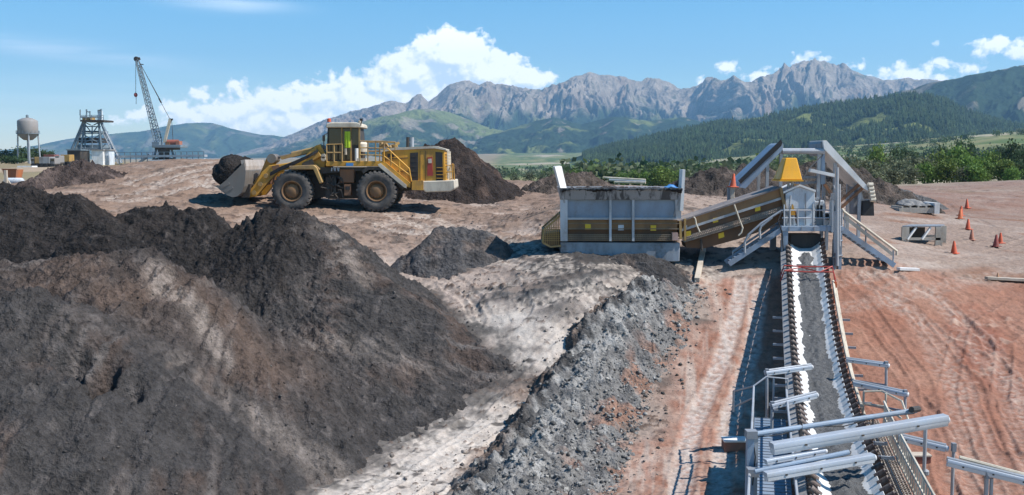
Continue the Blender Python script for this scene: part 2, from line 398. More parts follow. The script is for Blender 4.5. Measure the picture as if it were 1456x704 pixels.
    put(C(.20,.145,.115), np.clip(plat*sst(.08, .34, fbm((x+.2*y)*.22, y*.75, 5, 93))*.6, 0, 1))
    # loose spill around the foot of the big stockpile
    nz = (y > 24) & (y < 58) & (x < 6)
    if nz.any():
        hb = seg_height(MAIN, x[nz], y[nz], .73)-zsmooth(x[nz], y[nz]); wz = np.zeros(x.shape); wz[nz] = sst(-1.0, -.05, hb+n2[nz]*1.0+n3[nz]*.5)*.85; col = mixc(col, C(.062,.055,.051)*(1+.6*n3[..., None]), wz)
    # crumbly patches of dark spill, with edges of their own
    cr = fbm(x*1.5+n1*1.5, y*2.3, 6, 94, .62); den = .10*fbm(x*.16, y*.2, 3, 95); cl = sst(.13, .20, cr+den+.09*np.maximum(grav, dark)-.11*np.maximum(path, path2)-.075)*(1-.8*pad)*near*(1-sst(75, 100, r))
    z = z+cl*(.045+np.abs(fbm(x*7, y*7, 3, 96))*.13); gcol = np.where((grav+dark > .3)[..., None], C(.05,.048,.048), C(.10,.068,.054)); col = mixc(col, gcol*(1+.6*n3[..., None]), cl*.88)
    pc = sst(.16, .24, fbm(x*2.6, y*3.6, 5, 97, .6))*pad*near*(1-sst(75, 100, r)); col = mixc(col, col*.72, pc*.7)
    # long sweeping tyre marks
    for t, wd_ in MARKS:
        d, s, sd = polyline(t, x+n1*.25, y+n1*.25); d = np.abs(d*sd)
        for o_ in (.95,):
            w = (1-sst(wd_*.6, wd_, np.abs(d-o_)))*sst(-.25, .2, fbm(x*.4+wd_*31, y*.4, 3, 175))*near
            z = z-w*.05+(1-sst(0, .12, np.abs(np.abs(d-o_)-wd_)))*.035*near; tone = np.where((np.sin(s*2*PI/.5) > 0)[..., None], .66, 1.04)*np.ones(3)+(pad*.16)[..., None]*(np.sin(s*2*PI/.5) > 0)[..., None]; wq = (w*.55*(1-.55*pad))[..., None]; col = col*(1-wq)+np.minimum(col*tone+.012, .8)*wq
    # fields beyond the site
    v = sst(105, 150, r+nb*25)
    vn = fbm(x*.012, y*.008, 5, 181); vm = fbm(x*.05, y*.03, 4, 191)
    field = GREEN*(1+.5*vm[..., None]); m = sst(-.1, .25, vn+.15*vm)
    field = field*(1-m[..., None])+(DRY*(1+.3*vm[..., None]))*m[..., None]
    m2 = sst(.24, .3, fbm(x*.004+4, y*.003, 4, 201)); field = field*(1-m2[..., None])+C(.36,.31,.22)*m2[..., None]*.9
    lf = (1-sst(-60, -20, x))[..., None]; field = field*(1-lf*.6)+C(.30,.21,.15)*lf*.6
    col = col*(1-v[..., None])+field*v[..., None]
    z = z+v*(vm*.6+vn*2.0*sst(200, 600, r))
    dd = sst(8, 4, r)
    return z, np.clip(col, .01, .8)
az = np.radians(np.concatenate([np.linspace(-88,-31,40), np.linspace(-30,30,800), np.linspace(31,88,40)]))
rr = np.concatenate([np.geomspace(5,23.5,24), np.geomspace(24,72,680), np.geomspace(72.3,140,220), np.geomspace(142,9000,150)])
A_, R_ = np.meshgrid(az, rr)
GX, GY = R_*np.sin(A_), R_*np.cos(A_)
GZ, GC = ground(GX, GY)
def grid_faces(ny, nx, keep=None):
    i = np.arange(ny*nx).reshape(ny, nx)
    f = np.stack([i[:-1,:-1], i[:-1,1:], i[1:,1:], i[1:,:-1]], -1).reshape(-1, 4)
    return f if keep is None else f[keep.reshape(-1)]
g = raw_mesh('ground', np.stack([GX,GY,GZ], -1).reshape(-1,3), grid_faces(len(rr), len(az)), M_ground, cols=GC.reshape(-1,3), smooth=True)
tag(g, kind='structure')
def gz(x, y):
    """ground height at one point, with its relief"""
    return float(ground(np.array([float(x)]), np.array([float(y)]))[0][0])
# ================================================================== HEAPS
def patch(name, x0, x1, y0, y1, step, hfun, cfun, mat, label, cat, group=None):
    X, Y = np.meshgrid(np.arange(x0, x1, step), np.arange(y0, y1, step))
    G = ground(X, Y)[0]; Hh = hfun(X, Y, G)
    dz = Hh-G; Zz = np.where(dz < -.35, G-.35, Hh)
    up = dz > -.12; keep = up[:-1,:-1] | up[1:,:-1] | up[:-1,1:] | up[1:,1:]
    c = cfun(X, Y, Zz, dz)
    idx = grid_faces(*X.shape, keep); used = np.unique(idx); rem = np.full(X.size, -1); rem[used] = np.arange(len(used))
    V = np.stack([X, Y, Zz], -1).reshape(-1, 3)[used]
    cx, cy = V[:,0].mean(), V[:,1].mean(); V = V-[cx, cy, 0]
    o = raw_mesh(name, V, rem[idx], mat, cols=np.clip(c.reshape(-1,3)[used], .01, .8), smooth=True); o.location = (cx, cy, 0)
    return tag(o, label, cat, group)
def main_h(x, y, g):
    wx = x+fbm(x*.3, y*.3, 3, 301)*.6; wy = y+fbm(x*.3, y*.3, 3, 302)*.6
    h = seg_height(MAIN, wx, wy, .73)
    hi = sst(1.5, 5.5, h-g)
    n = fbm(x*.5, y*.5, 4, 310)*.42+(ridged(x*1.1, y*1.1, 4, 320)-.3)*.24*(.2+.8*hi)+fbm(x*2.8, y*2.8, 4, 330)*.09+np.maximum(fbm(x*4.5, y*4.5, 3, 335)-.14, 0)*.36
    # slide chutes running down the right-hand flank
    a = np.arctan2(y-44, x+11)
    n = n+fbm(a*20, np.hypot(x+11, y-44)*.10, 4, 340)*.30
    # the clawed-out hollow in the near mound
    q = P(135,575,31.4); dx, dy = x-q.x, y-q.y; m = np.exp(-(dx/1.35)**2-(dy/.6)**2); n = n+sst(.1, .24, fbm(x*3.1, y*3.1, 5, 336, .6))*.055
    n = n-m*(1.15+.75*np.sin(dx*6.5+fbm(x*2, y*2, 2, 345)*2))
    return h+n
def main_c(x, y, z, dz):
    n1 = fbm(x*.28, y*.28, 5, 350); n2 = fbm(x*1.5, y*1.5, 4, 351)
    a = np.arctan2(y-42, x+11); st = fbm(a*26, np.hypot(x+11, y-42)*.16, 4, 352)
    c = np.empty(x.shape+(3,)); c[...] = C(.052,.048,.047)
    c = mixc(c, C(.085,.060,.049), sst(-.02, .35, n1+.45*st)*.7)
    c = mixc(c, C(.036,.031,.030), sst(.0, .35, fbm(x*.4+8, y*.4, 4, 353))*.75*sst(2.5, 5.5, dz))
    c = mixc(c, C(.12,.112,.108), sst(.1, .42, st)*sst(-.1, .2, n1+.1)*.6)
    rear_dark = sst(41, 44, y+n1*2)*(1-sst(-10.5, -8.2, x+n1*2)); c = mixc(c, C(.024,.021,.020), rear_dark*.85)  # darker tone over the rear crests on the left
    mid_ = np.exp(-((y-36.6-(x+12)*.12)/1.9)**2)*(1-sst(-8, -4, x)); c = mixc(c, C(.105,.075,.06), np.clip(mid_*(.65+n1*1.2), 0, 1)*.8)
    ck = sst(.1, .24, fbm(x*3.1, y*3.1, 5, 336, .6)); c = mixc(c, c*.7, ck*.5); c = mixc(c, c*1.35, sst(.16, .3, fbm(x*2.2+3, y*2.2, 5, 337, .62))*.4)
    # pale slides: below the mid mound's crest, off the main crest, down the near flank
    for (u0,v0,d0),(u1,v1,d1),w,s in (((235,385,38.0),(318,468,35.6),.95,.62),((470,332,46.4),(520,385,44.8),.9,.5),((250,480,34),(470,640,33),1.1,.34),((330,430,40),(600,520,41),.8,.25)):
        a_, b_ = P(u0,v0,d0), P(u1,v1,d1)
        d, al, sd = polyline(np.array([[a_.x,a_.y],[b_.x,b_.y]]), x+n1*.8, y+n1*.8); L = math.hypot(b_.x-a_.x, b_.y-a_.y)
        c = mixc(c, C(.29,.245,.215), (1-sst(w*.15, w, d+.35*n2))*s*sst(-.5, .25, st+.4*n2))
    c = mixc(c, C(.15,.13,.12), sst(.28, .42, n2)*.25)
    return c*(1+.35*n2[..., None])
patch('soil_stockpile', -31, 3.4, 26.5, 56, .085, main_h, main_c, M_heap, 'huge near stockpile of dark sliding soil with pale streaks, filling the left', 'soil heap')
def simple(name, segs, tan, bounds, step, base, lab, lumps=.3, seed=0, warm=None, mat=None, gr=None):
    def hf(x, y, g):
        h = seg_height(segs, x+fbm(x*.5, y*.5, 3, seed)*.6, y+fbm(x*.5, y*.5, 3, seed+1)*.6, tan)
        return h+fbm(x*.9, y*.9, 4, seed+2)*lumps*1.3+(ridged(x*1.9, y*1.9, 3, seed+3)-.3)*lumps*.8+fbm(x*4.5, y*4.5, 3, seed+4)*lumps*.3
    def cf(x, y, z, dz):
        c = np.empty(x.shape+(3,)); c[...] = base
        n = fbm(x*.6, y*.6, 4, seed+5); c = mixc(c, C(*(warm or (.13,.10,.085))), sst(.0, .35, n)*.8); c = mixc(c, np.array(base)*.5, sst(.1, .4, fbm(x*.9+5, y*.9, 4, seed+6))*.7)
        return c*(1+.4*fbm(x*2.5, y*2.5, 3, seed+7)[..., None])
    return patch(name, *bounds, step, hf, cf, mat or M_heap, lab, 'soil heap', gr)
simple('soil_heap', [[(608,336,53.2),(628,326,53.5),(650,324,53.6),(684,326,53.6)]], .95, (-9,3,47,59), .07, (.085,.08,.08), 'small flat topped grey soil heap on pale sand in front of the hopper', .16, 400)
simple('soil_heap', [[(612,206,78),(645,201,78),(664,214,78)],[(692,240,79),(714,258,80)]], .88, (-18,8,62,92), .13, (.034,.027,.025), 'tall dark brown soil heap rising behind the rear of the wheel loader', .35, 420, (.075,.052,.042))
simple('soil_heap', [[(150,238,75),(112,230,74),(70,247,72),(40,262,70),(0,282,68)],[(-60,292,66)]], .62, (-44,-23,58,84), .12, (.060,.046,.042), 'lumpy black brown soil heap in front of the headframe tower', .45, 440, (.12,.09,.08))
simple('soil_heap', [[(788,249,80),(835,248,82)]], .6, (-4,12,70,92), .16, (.075,.06,.05), 'low dark soil heap behind the left wing plate of the hopper', .4, 460)
simple('soil_heap', [[(985,252,72),(1020,243,73),(1060,240,74),(1100,243,75)]], .62, (8,28,62,86), .16, (.06,.05,.045), 'dark cloddy soil heap behind the post with a cone on top', .45, 480)
simple('soil_heap', [[(1125,238,82),(1180,232,82),(1222,242,82)]], .6, (18,36,68,92), .16, (.065,.055,.048), 'dark soil heap behind the tall steel gantry', .5, 500)
simple('soil_heap', [[(1250,269,84),(1285,271,84),(1315,280,83)]], .55, (24,42,74,94), .13, (.10,.098,.098), 'smooth grey soil mound behind the steel skid with mesh', .15, 520, (.16,.15,.145))
simple('soil_heap', [[(850,371,51.0),(885,362,51.2),(915,362,51.2),(945,370,51.2)]], .8, (1,11,47.5,52.4), .06, (.055,.052,.052), 'low spill of dark soil along the foot of the hopper base', .10, 540)
# ------------------------------------------------------------------ windrow of rubble beside the haul road
BL = wpoly([(880,408),(838,440),(790,500),(725,590),(640,690),(560,790)]); BR = wpoly([(985,398),(1010,420),(985,470),(938,545),(900,630),(878,704),(860,800)])
Bpoly = np.concatenate([BL, BR[::-1]])
def berm_t(x, y):
    dl = polyline(BL, x, y)[0]; dr = polyline(BR, x, y)[0]; ins = inpoly(Bpoly, x, y, .05)
    return dl/(dl+dr+1e-6), ins, np.minimum(dl, dr)
def berm_h(x, y, g):
    wx = x+fbm(x*.5, y*.5, 4, 601)*.75; wy = y+fbm(x*.5, y*.5, 4, 602)*.75
    t, ins, dm = berm_t(wx, wy)
    pr = np.clip(np.where(t < .22, (t/.22)**.9, np.where(t < .42, 1.0-.12*np.sin((t-.22)/.2*PI), ((1-t)/.58)**1.0)), 0, 1)
    h = pr*(.85+fbm(x*.25, y*.25, 3, 603)*.6)*(1-.75*sst(44.5, 49.5, y))*ins; h = .4*h+.6*(np.floor(h/.24)+sst(.55, 1, h/.24-np.floor(h/.24)))*.24-(1-ins)*np.minimum(dm, 1)*.8
    q_ = x*.85+y*.25; blk = np.floor(fbm(x*1.5, y*1.5, 3, 607)*9)/9
    n = (ridged(q_*.8, y*1.1, 5, 604)-.25)*.26+blk*.26+fbm(x*2.6, y*2.6, 4, 605)*.26+np.abs(fbm(x*6, y*6, 2, 606))*.20
    return zsmooth(x, y)+h+n*ins*(.35+.65*pr)-.05
def berm_c(x, y, z, dz):
    t, ins, dm = berm_t(x, y); n = fbm(x*.45, y*.45, 5, 610); n2 = fbm(x*1.6, y*1.6, 4, 611)
    c = np.empty(x.shape+(3,)); c[...] = C(.18,.174,.168)
    c = mixc(c, C(.29,.283,.272), sst(-.05, .3, n2*.7+(.24-np.abs(t-.36))*1.1)*.8)
    c = mixc(c, C(.09,.088,.09), sst(.05, .35, fbm(x*.8+4, y*.8, 4, 612))*.7)
    c = mixc(c, C(.15,.105,.08), (1-sst(.14, .26, t))*sst(-.3, .1, n)*.85); c = mixc(c, C(.05,.048,.048), sst(.08, .16, t)*(1-sst(.26, .36, t))*sst(-.1, .15, fbm(x*.9, y*.9, 4, 613))*.85)
    c = mixc(c, C(.25,.145,.105), sst(.5, .8, t)*sst(.02, .2, n)*.9)
    return c*(1+.3*n2[..., None])
patch('rubble_berm', -7, 13, 27, 51.5, .06, berm_h, berm_c, M_rubble, 'long grey ridge of broken rubble beside the red haul road', 'rubble ridge')
# loose stones: one countless mass over the ridge and around the heaps
def rocks(n, pick, smin, smax, name, cols, mat):
    ico = bmesh.new(); bmesh.ops.create_icosphere(ico, subdivisions=1, radius=1); bv = np.array([v.co[:] for v in ico.verts]); bf = np.array([[v.index for v in f.verts] for f in ico.faces]); ico.free()
    pos = pick(n); n = len(pos)
    s = smin*(smax/smin)**(RNG.random(n)**4.5)
    V = bv[None]*(1+RNG.uniform(-.32, .32, (n, len(bv), 1)))*RNG.uniform(.55, 1.2, (n,1,3))
    V = np.round(V*2.2)/2.2*.35+V*.65
    a = RNG.uniform(0, 2*PI, n); ca, sa = np.cos(a), np.sin(a)
    X = V[...,0]*ca[:,None]-V[...,1]*sa[:,None]; Y = V[...,0]*sa[:,None]+V[...,1]*ca[:,None]
    V = np.stack([X, Y, V[...,2]*.8], -1)*s[:,None,None]+pos[:,None,:]+np.stack([0*s,0*s,s*.18], -1)[:,None,:]
    Fc = (bf[None]+(np.arange(n)*len(bv))[:,None,None]).reshape(-1,3)
    cc = np.asarray(cols)[RNG.integers(0, len(cols), n)]*RNG.uniform(.75, 1.25, (n,1))
    o = raw_mesh(name, V.reshape(-1,3), Fc, mat, cols=np.repeat(cc, len(bv), 0)); return tag(o, kind='stuff')
def pick_berm(n):
    x = RNG.uniform(-7, 13, n*6); y = RNG.uniform(28, 50.5, n*6); t, ins, dm = berm_t(x, y)
    k = np.where((ins > .5) & (RNG.random(len(x)) < .25+.75*(t > .3)))[0][:n]; x, y = x[k], y[k]
    g = ground(x, y)[0]; return np.stack([x, y, np.maximum(berm_h(x, y, g), g)], -1)
rocks(8500, pick_berm, .018, .12, 'rubble', [(.17,.165,.16),(.24,.235,.225),(.33,.32,.30),(.12,.117,.113)], M_rubble)
def pick_heap(n):
    x = RNG.uniform(-20, 2.5, n*4); y = RNG.uniform(28, 47, n*4); g = ground(x, y)[0]; h = main_h(x, y, g)
    k = np.where((h > g+.02) & (RNG.random(len(x)) < np.clip(1.3-(h-g)*.17, .2, 1)))[0][:n]; return np.stack([x[k], y[k], h[k]-.01], -1)
rocks(3500, pick_heap, .016, .065, 'soil_clods', [(.05,.045,.043),(.085,.07,.062),(.12,.105,.095)], M_heap)
def pick_flat(n):
    x = RNG.uniform(-14, 14, n*8); y = RNG.uniform(29, 66, n*8); m = fbm(x*.28, y*.28, 3, 620); t, ins, dm = berm_t(x, y)
    ok = (m > .05) & ((x < 4) | (y > 50)) & (x < 9) & ((ins > .2) | (RNG.random(len(x)) < .7)); ok |= (dm < 1.1) & (ins < .5) & (y < 50)
    k = np.where(ok)[0][:n]; return np.stack([x[k], y[k], ground(x[k], y[k])[0]], -1)
rocks(3200, pick_flat, .018, .11, 'gravel', [(.14,.13,.13),(.22,.19,.17),(.08,.075,.07),(.3,.26,.23)], M_rubble)
# ================================================================== MOUNTAINS
def mountain_mat(name, rock):
    m, t, b = newmat(name); at = t.n.new('ShaderNodeAttribute'); at.attribute_name = 'Col'
    co = coords(t); n = t.noise(co, .02, 8, .7); v = t.noise(co, .09, 4, .7)
    mul = t.math('ADD', t.math('MULTIPLY', t.rng(n, .3, .7, -1, 1), .35), t.math('MULTIPLY', t.rng(v, .3, .7, -1, 1), .35)); mul = t.math('ADD', mul, 1)
    cx = t.n.new('ShaderNodeCombineColor'); [t.lk(mul, cx.inputs[i]) for i in range(3)]
    t.lk(t.mix(1.0, at.outputs['Color'], cx.outputs[0], 'MULTIPLY'), b.inputs['Base Color'])
    b.inputs['Roughness'].default_value = 1; b.inputs['Specular IOR Level'].default_value = 0
    bp = t.n.new('ShaderNodeBump'); bp.inputs['Strength'].default_value = .8; bp.inputs['Distance'].default_value = 22 if rock else 8
    t.lk(n if rock else v, bp.inputs['Height']); t.lk(bp.outputs[0], b.inputs['Normal']); return m
M_rock = mountain_mat('limestone_and_forest', True); M_hill = mountain_mat('forest_hill', False)
FOREST, MEADOW, ROCK = C(.028,.048,.026), C(.15,.17,.06), C(.26,.218,.175)
def mountain(name, prof, d1, depth, cfun, mat, nu=700, nt=260, relief=.22, steep=.5, seed=0, vbase=235, gully=1/420, rough=1.0):
    """range whose crest stands about distance d1; the foot comes forward by `depth` metres"""
    pu = np.array([p[0] for p in prof], float); pv = np.array([p[1] for p in prof], float)
    u = np.linspace(pu[0], pu[-1], nu); T = np.concatenate([np.linspace(0, 1, nt), np.linspace(1.03, 1.8, 24)])
    Ug, Tg = np.meshgrid(u, T)
    # crest wanders in depth
    dcrest = d1+fbm(u*.006, u*0, 3, seed)*depth*.35
    D = (dcrest-depth)[None]+depth*Tg
    crest = CAMZ-(np.interp(u, pu, pv)-HZ)/F*dcrest
    foot = CAMZ-(vbase-HZ)/F*(dcrest-depth)
    X = (Ug-CX)/F*D; Y = D
    xw = (Ug-CX)/F*dcrest[None]
    tt = np.clip(Tg, 0, 1); sh = (1-steep)*(tt**1.15)+steep*sst(.5, 1.0, tt)*tt
    sh = np.where(Tg > 1, 1-(Tg-1)*1.1, sh)
    H = (crest-foot)[None]
    wx = fbm(xw*gully*.6, Y*gully*.5, 3, seed+3)/gully*.5
    gl = ridged((xw+wx)*gully, Y*gully*.42, 5, seed+5, .55)          # spurs and gullies running down the face
    bt = ridged((xw+wx)*gully*3.1, Y*gully*1.3, 4, seed+9, .55)       # buttresses
    env = np.clip(4*tt*(1-tt), 0, 1)**.7*.9+.1*tt
    Z = foot[None]+H*sh+H*env*((gl-.25)*relief+(bt-.25)*relief*.35*rough)
    top = sst(.86, 1.0, Tg)*(Tg <= 1.001)
    Z = Z-H*.014*np.abs(fbm(xw*.011, Y*.002, 3, seed+21))*np.clip(top, 0, 1)*rough
    hh = (Z-foot[None])/np.maximum(H, 1)
    c = cfun(xw, Y, hh, gl, bt, Tg, np.gradient(Z, axis=0)/np.maximum(np.gradient(Y, axis=0), .1))
    V = np.stack([X, Y, Z], -1).reshape(-1,3)
    return tag(raw_mesh(name, V, grid_faces(*Tg.shape), mat, cols=np.clip(c.reshape(-1,3), .01, .7), smooth=True), kind='structure')
def c_main(x, y, h, gl, bt, t, sl):
    n = fbm(x*.003, y*.002, 5, 801); n2 = fbm(x*.012, h*9, 4, 802)
    c = np.empty(x.shape+(3,)); c[...] = ROCK; c = c*(1+.5*n2[..., None]); c = mixc(c, C(.20,.14,.10), sst(.1, .4, n)*.6)
    veg = sst(.66, .47, h+.20*n+.22*(bt-.3)-.12*(gl-.3)); c = mixc(c, FOREST*1.1, veg)
    c = mixc(c, MEADOW*.8, sst(.15, .4, fbm(x*.0022+9, y*.002, 4, 803))*sst(.35, .55, h)*sst(.8, .6, h)*.75)
    return mixc(c, FOREST*1.2, sst(.30, .5, fbm(x*.009, y*.006, 4, 804)+.2*(gl-.4))*.6)
mountain('mountain_range', [(330,222),(380,208),(420,190),(445,179),(475,168),(505,161),(530,152),(548,148),(560,147),(578,150),(590,143),(600,138),(610,147),(622,139),(632,128),(640,122),(650,117),(668,115),(682,121),(692,118),(705,123),(722,129),(760,132),(785,130),(798,121),(815,111),(830,106),(838,104),(848,106),(865,109),(885,111),(905,117),(915,116),(935,121),(960,129),(978,131),(990,126),(1000,118),(1010,116),(1018,120),(1030,118),(1040,114),(1052,120),(1062,121),(1075,116),(1095,109),(1120,99),(1135,93),(1147,91),(1160,94),(1172,97),(1192,97),(1208,103),(1225,108),(1250,116),(1265,115),(1285,114),(1300,119),(1330,122),(1400,130),(1500,140),(1600,150)],
    7600, 2300, c_main, M_rock, 1200, 380, .41, .50, 800, 228, 1/560, 1.3)
def c_blue(x, y, h, gl, bt, t, sl):
    c = np.empty(x.shape+(3,)); c[...] = FOREST*1.3
    n = fbm(x*.0022, y*.0016, 5, 821); c = mixc(c, MEADOW*.9, sst(.08, .4, n+.3*(gl-.35))*.75); return mixc(c, ROCK*.9, sst(.2, .42, fbm(x*.004, y*.003, 4, 822)+.15*h)*.55)
mountain('distant_hills', [(-150,228),(20,212),(60,206),(100,198),(150,192),(200,188),(240,180),(268,176),(285,175),(305,176),(330,183),(352,188),(372,192),(392,193),(415,198),(450,204),(500,212),(560,220)], 9200, 2300, c_blue, M_hill, 380, 140, .25, .25, 820, 236, 1/600)
def c_green(x, y, h, gl, bt, t, sl):
    c = np.empty(x.shape+(3,)); c[...] = FOREST*1.1; n = fbm(x*.003, y*.002, 5, 831)
    c = mixc(c, MEADOW, sst(.56, .82, h+.25*n)*.9); c = mixc(c, ROCK, sst(.13, .33, fbm(x*.006, y*.005, 4, 832)+.06*(.5-np.abs(h-.5)))*.7); return mixc(c, MEADOW, sst(.25, .45, fbm(x*.005+3, y*.004, 4, 833))*.5)
mountain('mountain_foothill', [(400,224),(440,205),(470,190),(500,178),(530,170),(560,164),(590,158),(613,156),(640,160),(665,170),(690,180),(715,187),(745,192),(790,200),(840,212),(900,224)], 5900, 1900, c_green, M_hill, 420, 160, .24, .2, 830, 238, 1/380)
def c_for(x, y, h, gl, bt, t, sl):
    c = np.empty(x.shape+(3,)); c[...] = FOREST; n = fbm(x*.004, y*.003, 5, 841)
    c = mixc(c, MEADOW, sst(.22, .42, n+.25*(gl-.4))*.8); return mixc(c, ROCK*.8, sst(.34, .46, fbm(x*.01, y*.006, 4, 842))*.8)
mountain('forest_slope', [(600,222),(660,205),(700,192),(740,180),(765,172),(785,168),(805,172),(825,177),(850,171),(872,166),(900,170),(925,173),(950,169),(972,168),(1000,175),(1030,176),(1060,172),(1120,165),(1200,168),(1300,180)], 5200, 1700, c_for, M_hill, 420, 160, .24, .15, 840, 240, 1/330)
def c_dark(x, y, h, gl, bt, t, sl):
    c = np.empty(x.shape+(3,)); c[...] = FOREST*.9; n = fbm(x*.006, y*.004, 5, 851); return mixc(c, ROCK*.85, sst(.2, .42, n+.16*(h-.4))*.65)
mountain('forest_ridge', [(1080,190),(1150,166),(1200,151),(1250,138),(1290,129),(1312,121),(1340,117),(1365,111),(1400,104),(1430,99),(1456,94),(1520,86),(1600,84),(1700,90)], 4100, 1500, c_dark, M_hill, 420, 160, .2, .1, 850, 240, 1/300)
HILL = [(800,229),(850,214),(880,206),(920,197),(960,188),(1000,180),(1040,173),(1090,165),(1140,157),(1180,151),(1210,146),(1240,141),(1270,138),(1292,137),(1315,139),(1340,146),(1370,158),(1410,172),(1456,184),(1530,190),(1620,192)]
def c_hill(x, y, h, gl, bt, t, sl):
    c = np.empty(x.shape+(3,)); c[...] = FOREST*.95; n = fbm(x*.006, y*.004, 5, 861)
    return mixc(c, MEADOW*.95, np.clip(sst(.16, .3, n+.1*(.4-h))+sst(1150, 1330, x+150*n)*sst(.7, .9, h)*sst(.05, -.1, n), 0, 1)*.9)
hill = mountain('forest_hill', HILL, 2500, 1050, c_hill, M_hill, 520, 220, .16, .05, 860, 248, 1/240)
# the conifers of the near hill: one countless wood
def conifers(o, n):
    me = o.data; co = np.empty(len(me.vertices)*3, np.float32); me.vertices.foreach_get('co', co); co = co.reshape(-1,3)
    cl = np.empty(len(me.vertices)*4, np.float32); me.color_attributes['Col'].data.foreach_get('color', cl); cl = cl.reshape(-1,4)[:,:3]
    u = CX+F*co[:,0]/co[:,1]; k = np.where((u > 830) & (u < 1500) & (cl[:,0] < .055))[0]; k = RNG.choice(k, min(n, len(k)*3))
    p = co[k]+RNG.uniform(-4, 4, (len(k),3))*[1,1,0]; m = len(k)
    hgt = RNG.uniform(7, 15, m); rad = hgt*RNG.uniform(.17, .27, m); a = np.arange(6)*PI/3
    ring = np.stack([np.cos(a), np.sin(a), 0*a], -1)
    V1 = ring[None]*rad[:,None,None]*RNG.uniform(.75, 1.2, (m,6,1)); V1[...,2] += (hgt*.12)[:,None]
    V2 = np.zeros((m,1,3)); V2[...,2] = hgt[:,None]
    V = np.concatenate([V1, V2], 1)+p[:,None,:]
    f = np.array([[i, (i+1) % 6, 6] for i in range(6)]); Fc = (f[None]+(np.arange(m)*7)[:,None,None]).reshape(-1,3)
    c = C(.030,.050,.024)*RNG.uniform(.55, 1.5, (m,1))*np.array([1,1,1])+RNG.uniform(0, .012, (m,1))*C(1,.8,.3)
    tag(raw_mesh('forest', V.reshape(-1,3), Fc, M_hill, cols=np.repeat(c, 7, 0)), kind='stuff')
conifers(hill, 20000)
# ================================================================== SKY, SUN, AIR, CAMERA
SUN_EL, SUN_AZ = math.radians(50), math.radians(101)      # azimuth clockwise from straight ahead (+y)
sd = Vector((math.cos(SUN_EL)*math.sin(SUN_AZ), math.cos(SUN_EL)*math.cos(SUN_AZ), math.sin(SUN_EL)))
w = bpy.data.worlds.new('World'); sc.world = w; w.use_nodes = True
t = NT(w); t.n.clear()
sky = t.n.new('ShaderNodeTexSky'); sky.sky_type = 'NISHITA'; sky.sun_disc = False; sky.sun_elevation = SUN_EL; sky.sun_rotation = SUN_AZ
sky.altitude = 1400; sky.air_density = 1.0; sky.dust_density = .35; sky.ozone_density = .9
SKY_STR = .105
# cloud cover as a function of direction: azimuth and elevation in units of 1/1456 radian
tc = t.n.new('ShaderNodeTexCoord'); sp = t.n.new('ShaderNodeSeparateXYZ'); t.lk(tc.outputs['Generated'], sp.inputs[0])
azn = t.math('MULTIPLY', t.math('ARCTAN2', sp.outputs[0], sp.outputs[1]), F)
hyp = t.math('SQRT', t.math('ADD', t.math('MULTIPLY', sp.outputs[0], sp.outputs[0]), t.math('MULTIPLY', sp.outputs[1], sp.outputs[1])))
eln = t.math('MULTIPLY', t.math('ARCTAN2', sp.outputs[2], hyp), F)
cb = t.n.new('ShaderNodeCombineXYZ'); t.lk(azn, cb.inputs[0]); t.lk(eln, cb.inputs[1])
def ae(u, v):
    r = ray(u, v); return math.atan2(r[0], r[1])*F, math.atan2(r[2], math.hypot(r[0], r[1]))*F
BLOBS = [(645,86,74,50),(590,104,66,44),(695,106,76,40),(750,114,54,28),(610,70,40,30),(560,128,80,40),(500,120,46,26),(520,150,110,40),(450,140,70,30),(400,150,70,32),(345,130,34,18),(330,160,80,30),(285,135,30,14),(270,165,50,28),(420,175,180,34),(620,140,120,40),(195,162,28,18),(175,172,30,10),
         (1035,98,28,16),(1070,108,30,15),(1020,92,16,10),(995,120,12,12),(1143,82,20,15),(1160,88,26,10),(1110,102,20,9),(1225,90,16,8),(1280,104,40,14),(1325,96,42,16),(1375,96,34,14),(1420,66,44,18),(1452,72,40,18),(1378,82,12,9),(1327,68,8,10),(1300,112,90,14),(1195,92,10,5)]
grp = bpy.data.node_groups.new('cloud_cover', 'ShaderNodeTree')
grp.interface.new_socket('Vector', in_out='INPUT', socket_type='NodeSocketVector'); grp.interface.new_socket('Density', in_out='OUTPUT', socket_type='NodeSocketFloat')
class _G: node_tree = grp
g = NT(_G); gi = g.n.new('NodeGroupInput'); go = g.n.new('NodeGroupOutput')
def vscale(v, s):
    m = g.n.new('ShaderNodeVectorMath'); m.operation = 'MULTIPLY'; g.lk(v, m.inputs[0]); m.inputs[1].default_value = s; return m.outputs[0]
warp = g.n.new('ShaderNodeTexNoise'); warp.inputs['Scale'].default_value = 1; warp.inputs['Detail'].default_value = 5; g.lk(vscale(gi.outputs[0], (1/34,1/30,1)), warp.inputs['Vector'])
wv = g.n.new('ShaderNodeVectorMath'); wv.operation = 'SUBTRACT'; g.lk(warp.outputs['Color'], wv.inputs[0]); wv.inputs[1].default_value = (.5,.5,.5)
ws = g.n.new('ShaderNodeVectorMath'); ws.operation = 'MULTIPLY_ADD'; g.lk(wv.outputs[0], ws.inputs[0]); ws.inputs[1].default_value = (26,20,0); g.lk(gi.outputs[0], ws.inputs[2])
spp = g.n.new('ShaderNodeSeparateXYZ'); g.lk(ws.outputs[0], spp.inputs[0])
dens = None
